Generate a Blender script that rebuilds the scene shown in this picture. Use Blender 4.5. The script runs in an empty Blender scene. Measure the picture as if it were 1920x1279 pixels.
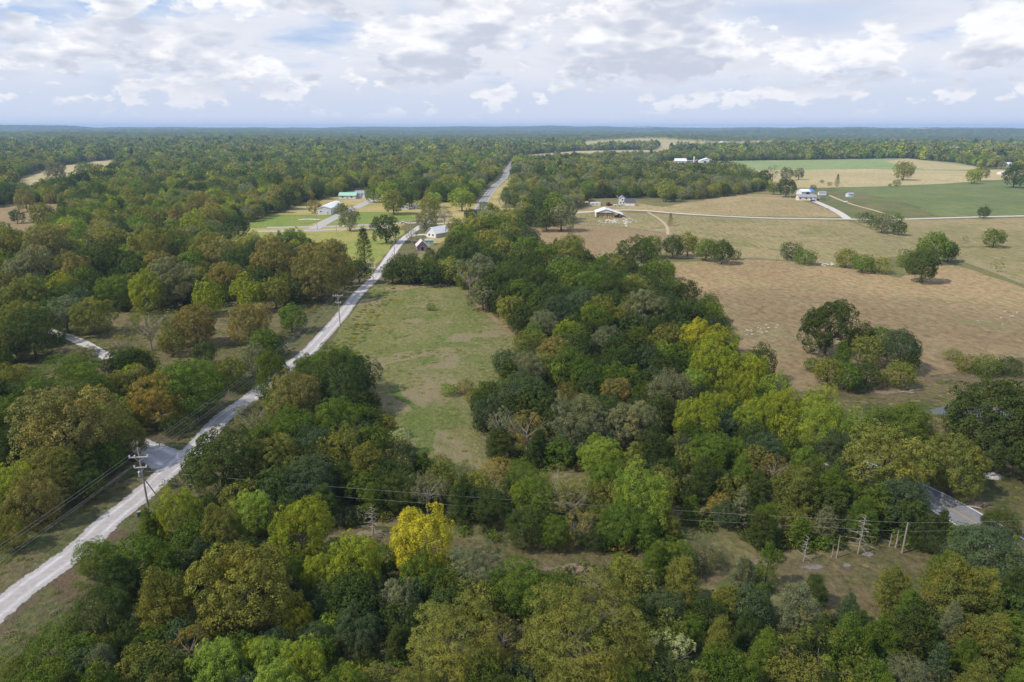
import bpy, bmesh, math, random
import numpy as np
from mathutils import Vector, noise as mnoise
R = math.radians
rng = np.random.default_rng(7)
random.seed(7)
S = bpy.context.scene
COL = S.collection

# ------------------------------------------------------------------ camera, sky, sun, exposure
CAM_H = 60.0
PITCH = math.atan((639.5 - 239.0) / 1280.0)
cam = bpy.data.cameras.new('camera'); cam.lens = 24.0; cam.sensor_width = 36.0
cam.clip_start = 1.0; cam.clip_end = 40000.0
camo = bpy.data.objects.new('camera', cam); COL.objects.link(camo)
camo.location = (0, 0, CAM_H); camo.rotation_euler = (math.pi / 2 - PITCH, 0, 0)
S.camera = camo

SUN_EL, SUN_AZ = R(48), R(-112)          # azimuth clockwise from +Y: the sun stands to the left, a little behind
SUN_DIR = Vector((math.sin(SUN_AZ) * math.cos(SUN_EL), math.cos(SUN_AZ) * math.cos(SUN_EL), math.sin(SUN_EL)))
sun = bpy.data.lights.new('sun', 'SUN'); sun.energy = 5.0; sun.angle = R(0.5); sun.color = (1.0, 0.93, 0.82)
suno = bpy.data.objects.new('sun', sun); COL.objects.link(suno)
suno.rotation_euler = SUN_DIR.to_track_quat('Z', 'Y').to_euler()

S.view_settings.view_transform = 'Standard'
try: S.view_settings.look = 'None'
except Exception: pass
S.view_settings.gamma = 1.0; S.view_settings.use_curve_mapping = False
S.view_settings.exposure = 0.10


class NT:
    """small helper for writing node graphs"""
    def __init__(self, tree):
        self.t = tree; self.n = tree.nodes; self.l = tree.links
    def node(self, kind, **kw):
        nd = self.n.new(kind)
        for k, v in kw.items(): setattr(nd, k, v)
        return nd
    def put(self, sock, val):
        if hasattr(val, 'is_linked') or isinstance(val, bpy.types.NodeSocket): self.l.new(val, sock)
        else: sock.default_value = val
    def m(self, op, a, b=None, c=None, clamp=False):
        nd = self.node('ShaderNodeMath', operation=op, use_clamp=clamp)
        self.put(nd.inputs[0], a)
        if b is not None: self.put(nd.inputs[1], b)
        if c is not None: self.put(nd.inputs[2], c)
        return nd.outputs[0]
    def ss(self, x, a, b):
        nd = self.node('ShaderNodeMapRange', interpolation_type='SMOOTHSTEP')
        self.put(nd.inputs[0], x); nd.inputs[1].default_value = a; nd.inputs[2].default_value = b
        return nd.outputs[0]
    def lin(self, x, a, b, c=0.0, d=1.0):
        nd = self.node('ShaderNodeMapRange')
        self.put(nd.inputs[0], x)
        for i, q in enumerate((a, b, c, d)): nd.inputs[1 + i].default_value = q
        return nd.outputs[0]
    def noise(self, vec, scale, detail=4.0, rough=0.55, dist=0.0, col=False):
        nd = self.node('ShaderNodeTexNoise')
        if vec is not None: self.put(nd.inputs['Vector'], vec)
        nd.inputs['Scale'].default_value = scale; nd.inputs['Detail'].default_value = detail
        nd.inputs['Roughness'].default_value = rough; nd.inputs['Distortion'].default_value = dist
        return nd.outputs['Color' if col else 'Fac']
    def mix(self, f, a, b, blend='MIX'):
        nd = self.node('ShaderNodeMix', data_type='RGBA', blend_type=blend)
        self.put(nd.inputs[0], f)
        for s, q in ((nd.inputs[6], a), (nd.inputs[7], b)):
            if isinstance(q, tuple): q = (*q[:3], 1.0)
            self.put(s, q)
        return nd.outputs[2]
    def vec(self, x, y, z):
        nd = self.node('ShaderNodeCombineXYZ')
        for i, q in enumerate((x, y, z)): self.put(nd.inputs[i], q)
        return nd.outputs[0]
    def mapv(self, v, loc=(0, 0, 0), rot=(0, 0, 0), scale=(1, 1, 1)):
        nd = self.node('ShaderNodeMapping')
        self.put(nd.inputs[0], v)
        nd.inputs[1].default_value = loc; nd.inputs[2].default_value = rot; nd.inputs[3].default_value = scale
        return nd.outputs[0]


def pix_dir(px, py):
    u = (px - 960.0) / 1280.0; v = (py - 639.5) / 1280.0
    return (u, math.cos(PITCH) - v * math.sin(PITCH), -math.sin(PITCH) - v * math.cos(PITCH))


# sky: Nishita blue behind banks of fair-weather cumulus, a thin veil and a pale horizon
W = bpy.data.worlds.new('World'); S.world = W; W.use_nodes = True
w = NT(W.node_tree); w.n.clear()
wout = w.node('ShaderNodeOutputWorld'); wbg = w.node('ShaderNodeBackground')
w.l.new(wbg.outputs[0], wout.inputs[0])
SKY_K = 0.10
wbg.inputs[1].default_value = SKY_K
sky = w.node('ShaderNodeTexSky', sky_type='NISHITA')
sky.sun_disc = False; sky.sun_elevation = SUN_EL; sky.sun_rotation = SUN_AZ % (2 * math.pi)
sky.air_density = 1.0; sky.dust_density = 1.5; sky.ozone_density = 1.5
tc = w.node('ShaderNodeTexCoord'); sp = w.node('ShaderNodeSeparateXYZ'); w.l.new(tc.outputs['Generated'], sp.inputs[0])
dx, dy, dz = sp.outputs
zc = w.m('MAXIMUM', dz, 0.0)
zz = w.m('ADD', zc, 0.03)
front = w.ss(dy, 0.02, 0.2)
ydiv = w.m('MAXIMUM', dy, 0.05)
A = w.m('DIVIDE', dx, ydiv); E = w.m('DIVIDE', dz, ydiv)
# where the larger clouds of the photograph stand: pixel centre, half width, half height, weight
BUMPS = [(800, 60, 85, 55, .30), (1215, 45, 115, 45, .30), (1345, 75, 75, 42, .28), (1160, 112, 75, 22, .22), (820, 120, 95, 16, .22),
         (1660, 82, 60, 26, .26), (1590, 105, 45, 14, .2), (1870, 45, 70, 30, .26), (1830, 110, 45, 20, .2), (240, 45, 160, 36, .20),
         (340, 105, 150, 26, .14), (1230, 147, 32, 16, .2), (1060, 35, 45, 28, .15), (340, 160, 70, 12, .12), (590, 92, 45, 20, .1),
         (510, 165, 22, 12, .15), (1120, 165, 40, 12, .12), (1440, 175, 60, 8, .15), (1560, 178, 70, 8, .14), (1820, 185, 70, 10, .13),
         (650, 155, 60, 9, .12), (900, 174, 20, 7, .12), (80, 155, 70, 8, .1), (960, 85, 30, 12, .12), (300, 155, 40, 9, .14), (380, 160, 35, 10, .14), (255, 190, 24, 5, .12), (980, 174, 35, 6, .13), (1310, 178, 22, 4, .12), (1380, 180, 20, 5, .12), (1480, 174, 45, 7, .12), (1700, 150, 60, 10, .12), (1900, 90, 50, 12, .18), (130, 100, 90, 14, .10), (430, 140, 40, 12, .1), (700, 30, 40, 14, .08), (1140, 60, 40, 18, .12), (1280, 85, 60, 14, .14)]
HOLES = [(590, 62, 60, 14, -.22), (1420, 22, 90, 22, -.28), (1560, 45, 80, 20, -.24), (1620, 12, 120, 16, -.2), (760, 20, 22, 18, -.2), (1180, 175, 200, 10, -.08), (1000, 205, 1100, 12, -.08)]


def bump_sum(Esock, lst):
    tot = None
    for (px, py, hw, hh, amp) in lst:
        d = pix_dir(px, py); a0 = d[0] / d[1]; e0 = d[2] / d[1]
        sx = hw / 1280.0; sz = hh / 1280.0
        tx = w.m('MULTIPLY', w.m('SUBTRACT', A, a0), 1 / sx); tz = w.m('MULTIPLY', w.m('SUBTRACT', Esock, e0), 1 / sz)
        r2 = w.m('ADD', w.m('MULTIPLY', tx, tx), w.m('MULTIPLY', tz, tz))
        g = w.m('MULTIPLY', w.m('EXPONENT', w.m('MULTIPLY', r2, -0.8)), amp * .68)
        tot = g if tot is None else w.m('ADD', tot, g)
    return w.m('MULTIPLY', tot, front)


high = w.ss(dz, .035, .12)
def density(up, octaves):
    """cloud thickness along the view direction, looked up a little higher for up > 0; large cumulus aloft, small ones low down"""
    zu = w.m('ADD', dz, w.m('MULTIPLY', zz, up))
    p = w.vec(dx, dy, w.m('MULTIPLY', zu, 1.9))
    nb = w.noise(p, 7.5, octaves, 0.57, .15); nl = w.noise(p, 20.0, octaves, 0.57, .15)
    n = w.m('ADD', w.m('MULTIPLY', nb, high), w.m('MULTIPLY', nl, w.m('SUBTRACT', 1.0, high)))
    vo = w.node('ShaderNodeTexVoronoi', feature='F1'); vo.inputs['Scale'].default_value = 26.0
    pw = w.node('ShaderNodeVectorMath', operation='MULTIPLY_ADD'); w.l.new(w.noise(p, 30.0, 2.0, .6, col=True), pw.inputs[0]); pw.inputs[1].default_value = (.03, .03, .03); w.l.new(p, pw.inputs[2])
    w.l.new(pw.outputs[0], vo.inputs['Vector'])
    puff = w.m('SUBTRACT', .45, vo.outputs['Distance'])
    d = w.m('ADD', n, w.m('MULTIPLY', puff, .20))
    if octaves > 4: d = w.m('ADD', d, w.m('MULTIPLY', w.m('SUBTRACT', w.noise(p, 48.0, 5.0, .68), .5), .30))
    return w.m('ADD', d, bump_sum(w.m('DIVIDE', zu, ydiv), BUMPS + HOLES))


d0 = density(0.0, 6.0)
d1 = density(0.36, 3.0)
low = w.ss(dz, 0.008, 0.032)                           # clouds thin out towards the horizon
cover = w.m('MULTIPLY', w.ss(d0, 0.478, 0.575), low)
under = w.ss(d1, 0.43, 0.66)
veil_n = w.noise(w.vec(dx, dy, w.m('MULTIPLY', dz, 4.5)), 5.0, 6.0, 0.55)
veil = w.m('MULTIPLY', w.ss(veil_n, 0.28, 0.50), w.ss(dz, 0.022, 0.08))
holes = w.m('MULTIPLY', bump_sum(E, HOLES), -2.0, clamp=True)
veil = w.m('MULTIPLY', veil, w.m('SUBTRACT', 1.0, holes, clamp=True))
over = w.ss(dz, .16, .55)                               # seen from below the gaps between the clouds open up
veil = w.m('MULTIPLY', veil, w.lin(over, 0, 1, 1.0, .25)); cover = w.m('MULTIPLY', cover, w.lin(over, 0, 1, 1.0, .55))
K = 1.0 / SKY_K
def kc(r, g, b): return (r * K, g * K, b * K)
blue = w.mix(0.75, w.mix(1.0, sky.outputs[0], (.55, .75, 1.25), 'MULTIPLY'), kc(.50, .65, .88))
blue = w.mix(w.ss(dz, .12, .75), blue, kc(.20, .37, .74))          # deeper towards the zenith
horizon = w.mix(w.ss(dz, 0.015, 0.13), kc(.635, .695, .83), blue)
c1 = w.mix(veil, horizon, w.mix(w.ss(veil_n, .42, .68), kc(.79, .81, .88), kc(.68, .71, .80)))
ccol = w.mix(under, kc(.965, .965, .975), kc(.57, .61, .715))
rel = w.noise(w.vec(dx, dy, w.m('MULTIPLY', dz, 2.4)), 26.0, 5.0, .62, .3)
ccol = w.mix(w.m('MULTIPLY', w.ss(rel, .46, .66), .55), ccol, kc(.70, .725, .84))
ccol = w.mix(w.ss(dz, .07, .02), ccol, kc(.85, .855, .90))
c2 = w.mix(w.m('MULTIPLY', cover, .95), c1, ccol)
below = w.ss(dz, -0.02, 0.0)
c3 = w.mix(below, kc(.20, .21, .17), c2)
w.l.new(c3, wbg.inputs[0])

# ------------------------------------------------------------------ helpers
def G(px, py, z=0.0):
    d = pix_dir(px, py)
    t = (z - CAM_H) / d[2]
    return Vector((d[0] * t, d[1] * t, z))


def depth(p):
    """distance along the view axis"""
    return p.y * math.cos(PITCH) + (CAM_H - p.z) * math.sin(PITCH)


def to_pix(p):
    d = depth(p); up = p.y * math.sin(PITCH) + (p.z - CAM_H) * math.cos(PITCH)
    return 960 + 1280 * p.x / d, 639.5 - 1280 * up / d


def sm(a, b, x):
    t = np.clip((x - a) / (b - a), 0, 1)
    return t * t * (3 - 2 * t)


_wa = [(rng.uniform(.0006, .003), rng.uniform(0, 6.28), rng.uniform(0, 6.28)) for _ in range(10)]
def terrain(x, y):
    x = np.asarray(x, float); y = np.asarray(y, float)
    r = np.hypot(x, y); az = np.arctan2(x, y)
    wv = sum(np.sin(k * (x * math.cos(a) + y * math.sin(a)) + ph) for k, a, ph in _wa) / 4.0
    left = sm(-0.10, -0.42, az); right = sm(.22, .34, az)
    z = left * 22 * sm(1500, 3900, r) + (1 - left) * 8 * sm(1900, 3600, r) * (1 - .9 * right)
    # three ranks of low ridges towards the horizon; each crest line given as the row where it stands in the view
    rows = ((4300., 650., (0, 500, 800, 1000, 1920), (246.5, 249, 256, 262, 264), 1.2),
            (6300., 800., (0, 300, 600, 900, 1150, 1350, 1420, 1600, 1750, 1920), (242, 241.4, 244, 244.6, 246.5, 245, 241.4, 240.6, 242.0, 241.6), .9),
            (9300., 1200., (0, 110, 190, 420, 560, 700, 850, 1010, 1160, 1340, 1500, 1920), (235.4, 236.0, 238.2, 237.8, 239.4, 238.4, 237.4, 236.8, 238.2, 239.8, 238.8, 239.8), .7))
    sx = 960 + 1280 * np.tan(np.clip(az, -1.2, 1.2)) / math.cos(PITCH) * 1.0
    for k, (R0, w0, cx_, cy_, jj) in enumerate(rows):
        cy = np.interp(sx, cx_, cy_) + jj * (np.sin(az * (31 + 9 * k) + k) * .5 + np.sin(az * (67 + 13 * k)) * .35)
        hk = CAM_H - 11 - (cy - 239.0) * R0 / 1280.0
        z = np.maximum(z, np.minimum(z, 12) * .5 + (hk - np.minimum(z, 12) * .5) * np.exp(-((r - R0) / w0) ** 2))
    z = z + (5.0 * wv * sm(1700, 3200, r)) * (1 - .8 * right)
    z = np.maximum(z, -.5)
    back = sm(1.0, 1.5, np.abs(az))
    return z * (1 - back) + back * 20 * sm(2500, 8000, r)


def tz(x, y): return float(terrain(x, y))


def material(name):
    m = bpy.data.materials.new(name); m.use_nodes = True
    nt = NT(m.node_tree); nt.n.clear()
    out = nt.node('ShaderNodeOutputMaterial')
    return m, nt, out


def principled(nt, out, base, rough=.8, normal=None, metallic=0.0, spec=.3):
    b = nt.node('ShaderNodeBsdfPrincipled')
    nt.put(b.inputs['Base Color'], base if not isinstance(base, tuple) else (*base[:3], 1))
    nt.put(b.inputs['Roughness'], rough); b.inputs['Metallic'].default_value = metallic
    b.inputs['Specular IOR Level'].default_value = spec
    if normal is not None: nt.l.new(normal, b.inputs['Normal'])
    nt.l.new(b.outputs[0], out.inputs[0])
    return b


_plain = {}
def plain(name, col, rough=.7, var=.15, scale=2.0, metallic=0.0):
    """paint, wood or metal with a little wear"""
    if name in _plain: return _plain[name]
    m, nt, out = material(name)
    t = nt.node('ShaderNodeTexCoord').outputs['Object']
    n = nt.noise(t, scale, 5, .6)
    c = nt.mix(nt.lin(n, .3, .7), tuple(q * (1 - var) for q in col), tuple(min(1, q * (1 + var)) for q in col))
    principled(nt, out, c, rough, metallic=metallic)
    _plain[name] = m
    return m


def grass_mat(name, cols, big=.02, mid=.12, fine=1.1, streak=None, bump=.5, patch=None, fade=False):
    """meadow or pasture: cols = (main, second, third); streak = (angle, length ratio)"""
    m, nt, out = material(name)
    t = nt.node('ShaderNodeNewGeometry').outputs['Position']
    a = nt.noise(t, big, 4, .6, .4); b = nt.noise(t, mid, 6, .65, .6)
    sv = nt.mapv(t, rot=(0, 0, streak[0]), scale=(1.0, streak[1], 1.0)) if streak else t
    f = nt.noise(sv, fine, 6, .7)
    c = nt.mix(nt.ss(a, .38, .62), cols[0], cols[1])
    c = nt.mix(nt.ss(b, .46, .66), c, cols[2])
    c = nt.mix(nt.lin(f, .28, .72, .0, 1.0), nt.mix(1.0, c, (.54, .54, .52), 'MULTIPLY'), nt.mix(1.0, c, (1.42, 1.40, 1.34), 'MULTIPLY'))
    if streak:
        g = nt.noise(nt.mapv(t, rot=(0, 0, streak[0]), scale=(.5, .5 * streak[1], 1.0)), .55, 4, .6)
        c = nt.mix(nt.m('MULTIPLY', nt.ss(g, .5, .64), .35), c, tuple(q * 1.25 for q in cols[0]))
    if patch:
        g = nt.noise(t, patch[0], 5, .6, 1.0)
        c = nt.mix(nt.m('MULTIPLY', nt.ss(g, patch[1], patch[1] + .07), .8), c, patch[2])
    bp = nt.node('ShaderNodeBump'); bp.inputs['Strength'].default_value = bump; bp.inputs['Distance'].default_value = .6
    h = nt.m('ADD', f, nt.m('MULTIPLY', nt.noise(t, .35, 5, .65), 1.5))
    nt.l.new(h, bp.inputs['Height'])
    b = principled(nt, out, c, .95, bp.outputs[0], spec=.05)
    if fade:
        e = nt.m('ADD', nt.m('ABSOLUTE', nt.node('ShaderNodeAttribute', attribute_name='across').outputs['Fac']), nt.m('MULTIPLY', nt.m('SUBTRACT', nt.noise(t, .25, 6, .75), .5), 1.4))
        nt.l.new(nt.m('SUBTRACT', 1.0, nt.ss(e, .55, .95)), b.inputs['Alpha'])
    return m


class MB:
    """collects faces and links them as one mesh object"""
    def __init__(self): self.v = []; self.f = []; self.mi = []
    def add(self, verts, faces, mi=0):
        o = len(self.v); self.v += [tuple(q) for q in verts]
        self.f += [tuple(i + o for i in f) for f in faces]; self.mi += [mi] * len(faces)
    def box(self, c, s, rz=0.0, mi=0):
        cs, sn = math.cos(rz), math.sin(rz); vs = []
        for dz_ in (-.5, .5):
            for a, b in ((-.5, -.5), (.5, -.5), (.5, .5), (-.5, .5)):
                x, y = a * s[0], b * s[1]
                vs.append((c[0] + x * cs - y * sn, c[1] + x * sn + y * cs, c[2] + dz_ * s[2]))
        self.add(vs, [(3, 2, 1, 0), (4, 5, 6, 7), (0, 1, 5, 4), (1, 2, 6, 5), (2, 3, 7, 6), (3, 0, 4, 7)], mi)
    def tube(self, pts, rad, n=8, mi=0, cap=True):
        pts = [Vector(p) for p in pts]
        rad = rad if isinstance(rad, (list, tuple)) else [rad] * len(pts)
        vs = []; fs = []
        for i, p in enumerate(pts):
            d = (pts[min(i + 1, len(pts) - 1)] - pts[max(i - 1, 0)]).normalized()
            a = d.cross(Vector((0, 0, 1)) if abs(d.z) < .95 else Vector((1, 0, 0))).normalized(); b = d.cross(a)
            for k in range(n):
                t = 2 * math.pi * k / n
                vs.append(p + (a * math.cos(t) + b * math.sin(t)) * rad[i])
        for i in range(len(pts) - 1):
            for k in range(n):
                k2 = (k + 1) % n
                fs.append((i * n + k, i * n + k2, (i + 1) * n + k2, (i + 1) * n + k))
        if cap:
            fs.append(tuple(range(n - 1, -1, -1))); fs.append(tuple((len(pts) - 1) * n + k for k in range(n)))
        self.add(vs, fs, mi)
    def mesh(self, name, mats, smooth=False):
        me = bpy.data.meshes.new(name); me.from_pydata(self.v, [], self.f)
        for m in (mats if isinstance(mats, (list, tuple)) else [mats]): me.materials.append(m)
        me.polygons.foreach_set('material_index', self.mi)
        if smooth: me.polygons.foreach_set('use_smooth', [True] * len(self.f))
        bm = bmesh.new(); bm.from_mesh(me); bmesh.ops.recalc_face_normals(bm, faces=bm.faces); bm.to_mesh(me); bm.free()
        me.update(); return me
    def build(self, name, mats, parent=None, smooth=False, loc=None):
        return link(name, self.mesh(name, mats, smooth), parent, loc)


def link(name, me, parent=None, loc=None):
    o = bpy.data.objects.new(name, me); COL.objects.link(o)
    if parent is not None: o.parent = parent
    if loc is not None: o.location = loc
    return o


def thing(name, label, cat, loc=(0, 0, 0), rz=0.0, group=None):
    o = bpy.data.objects.new(name, None); COL.objects.link(o); o.empty_display_size = .5
    o.location = loc; o.rotation_euler = (0, 0, rz)
    return tag(o, label, cat, group)


def tag(o, label, cat, group=None):
    o['label'] = label; o['category'] = cat
    if group: o['group'] = group
    return o


def kind(o, k, label=None):
    o['kind'] = k
    if label: o['label'] = label
    return o


def inside(poly, x, y):
    x = np.asarray(x); y = np.asarray(y); c = np.zeros(x.shape, bool); n = len(poly)
    for i in range(n):
        x1, y1 = poly[i][0], poly[i][1]; x2, y2 = poly[(i + 1) % n][0], poly[(i + 1) % n][1]
        if y1 == y2: continue
        c ^= ((y1 > y) != (y2 > y)) & (x < (x2 - x1) * (y - y1) / (y2 - y1) + x1)
    return c


def dist_poly(pts, x, y):
    """distance from many points to a polyline"""
    best = np.full(np.shape(x), 1e9)
    for a, b in zip(pts[:-1], pts[1:]):
        ax, ay, bx, by = a[0], a[1], b[0], b[1]; L = (bx - ax) ** 2 + (by - ay) ** 2 + 1e-9
        t = np.clip(((x - ax) * (bx - ax) + (y - ay) * (by - ay)) / L, 0, 1)
        best = np.minimum(best, np.hypot(x - ax - t * (bx - ax), y - ay - t * (by - ay)))
    return best


def smooth_line(pts, step=4.0):
    """Catmull-Rom through ground points"""
    P = [Vector((p[0], p[1], 0)) for p in pts]; P = [P[0] * 2 - P[1]] + P + [P[-1] * 2 - P[-2]]
    out = []
    for i in range(1, len(P) - 2):
        n = max(2, int((P[i + 1] - P[i]).length / step))
        for k in range(n):
            t = k / n
            out.append(.5 * ((2 * P[i]) + (P[i + 1] - P[i - 1]) * t + (2 * P[i - 1] - 5 * P[i] + 4 * P[i + 1] - P[i + 2]) * t * t + (3 * P[i] - P[i - 1] - 3 * P[i + 1] + P[i + 2]) * t ** 3))
    out.append(P[-2]); return out

# ------------------------------------------------------------------ ground, hills, fields, roads
def ground_sheet():
    rad = np.concatenate([np.arange(0, 400, 20), np.arange(400, 2000, 60), np.arange(2000, 13001, 250)]).astype(float)
    na = 240; th = np.linspace(0, 2 * np.pi, na, endpoint=False)
    X = rad[:, None] * np.sin(th)[None]; Y = rad[:, None] * np.cos(th)[None]; Z = terrain(X, Y)
    v = np.stack([X, Y, Z], -1).reshape(-1, 3)
    i = np.arange(len(rad) - 1)[:, None] * na; k = np.arange(na)[None]; k2 = (k + 1) % na
    f = np.stack([i + k, i + na + k, i + na + k2, i + k2], -1).reshape(-1, 4)
    return np_mesh('ground', v, f)


def np_mesh(name, v, f, mats=(), attrs=None, mi=None, smooth=False):
    v = np.asarray(v, np.float32); f = np.asarray(f, np.int32); k = f.shape[1]
    me = bpy.data.meshes.new(name)
    me.vertices.add(len(v)); me.vertices.foreach_set('co', v.ravel())
    me.loops.add(f.size); me.loops.foreach_set('vertex_index', f.ravel())
    me.polygons.add(len(f)); me.polygons.foreach_set('loop_start', np.arange(0, f.size, k, dtype=np.int32))
    for m in mats: me.materials.append(m)
    if mi is not None: me.polygons.foreach_set('material_index', np.asarray(mi, np.int32))
    if smooth: me.polygons.foreach_set('use_smooth', np.ones(len(f), bool))
    for nm, (ty, val) in (attrs or {}).items():
        at = me.attributes.new(nm, ty, 'POINT')
        at.data.foreach_set({'FLOAT': 'value', 'INT': 'value', 'FLOAT_VECTOR': 'vector', 'FLOAT_COLOR': 'color'}[ty], np.ascontiguousarray(val).ravel())
    me.update(calc_edges=True); me.validate()
    return me


M_ground = grass_mat('rough_grass_ground', [(.15, .14, .06), (.19, .16, .08), (.11, .125, .05)], big=.012, mid=.1, fine=.9)
g = link('ground', ground_sheet()); g.data.materials.append(M_ground); kind(g, 'structure', 'rolling ground of rough grass and bare soil under the woods')


def field(name, px, mat, label, lift=.02, jit=1.2, raw=False, step=6.0):
    P = [Vector(p) if raw else G(*p) for p in px]
    pts = []
    for a, b in zip(P, P[1:] + P[:1]):
        n = max(1, int((b - a).length / step))
        for k in range(n):
            q = a.lerp(b, k / n); jj = jit * (1 + q.length / 500)
            nx = mnoise.noise(q * .09) + .5 * mnoise.noise(q * .31); ny = mnoise.noise(q * .09 + Vector((50, 9, 3))) + .5 * mnoise.noise(q * .31 + Vector((7, 70, 3)))
            pts.append((q.x + nx * jj, q.y + ny * jj, 0.0))
    pts = [(x, y, tz(x, y) + lift) for x, y, _ in pts]
    bm = bmesh.new(); vs = [bm.verts.new(p) for p in pts]
    fc = bm.faces.new(vs); bmesh.ops.triangulate(bm, faces=[fc])
    bmesh.ops.recalc_face_normals(bm, faces=bm.faces)
    if sum(f.normal.z for f in bm.faces) < 0: bmesh.ops.reverse_faces(bm, faces=bm.faces)
    me = bpy.data.meshes.new(name); bm.to_mesh(me); bm.free(); me.materials.append(mat)
    o = link(name, me); return kind(o, 'structure', label)


M_meadow = grass_mat('meadow_grass', [(.158, .170, .056), (.20, .186, .078), (.128, .158, .044)], big=.025, mid=.07, fine=.8, bump=.8, patch=(.035, .52, (.25, .20, .115)))
M_brown = grass_mat('mown_brown_pasture', [(.272, .200, .110), (.225, .164, .090), (.232, .19, .098)], big=.014, mid=.04, fine=.5, streak=(R(62), .7), bump=.28, patch=(.022, .60, (.19, .175, .08)))
M_redbrown = grass_mat('reddish_pasture', [(.225, .162, .094), (.26, .195, .11), (.20, .162, .08)], big=.012, mid=.05, fine=.7, streak=(R(80), .5), bump=.3)
M_olive = grass_mat('olive_pasture', [(.205, .178, .088), (.25, .205, .108), (.17, .162, .07)], big=.01, mid=.04, fine=.6, streak=(R(84), .2), bump=.3)
M_tan = grass_mat('tan_hay_field', [(.38, .315, .175), (.33, .275, .15), (.30, .265, .13)], big=.008, mid=.03, fine=.5, streak=(R(85), .3), bump=.25)
M_crop = grass_mat('green_crop', [(.125, .155, .060), (.11, .14, .055), (.15, .17, .068)], big=.008, mid=.03, fine=.8, streak=(R(88), .08), bump=.3)
M_crop2 = grass_mat('pale_green_crop', [(.175, .235, .10), (.205, .25, .11), (.24, .265, .12)], big=.008, mid=.03, fine=.8, streak=(R(88), .1), bump=.3)
M_lawn = grass_mat('village_lawn', [(.155, .205, .045), (.20, .21, .06), (.125, .18, .04)], big=.02, mid=.06, fine=.6, bump=.3)
M_dry = grass_mat('dry_village_grass', [(.33, .265, .11), (.25, .235, .085), (.38, .30, .14)], big=.02, mid=.05, fine=.6, bump=.3)
M_yellowmeadow = grass_mat('yellow_green_meadow', [(.22, .235, .062), (.27, .25, .08), (.175, .21, .055)], big=.02, mid=.06, fine=.6, bump=.4)
M_clearing = grass_mat('clearing_grass', [(.125, .12, .05), (.18, .14, .075), (.085, .10, .035)], big=.03, mid=.12, fine=.9, bump=.9, patch=(.06, .58, (.20, .145, .09)))
M_brush = grass_mat('brushy_ground', [(.115, .135, .05), (.16, .145, .07), (.08, .105, .04)], big=.02, mid=.05, fine=.6, bump=.8)

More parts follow.
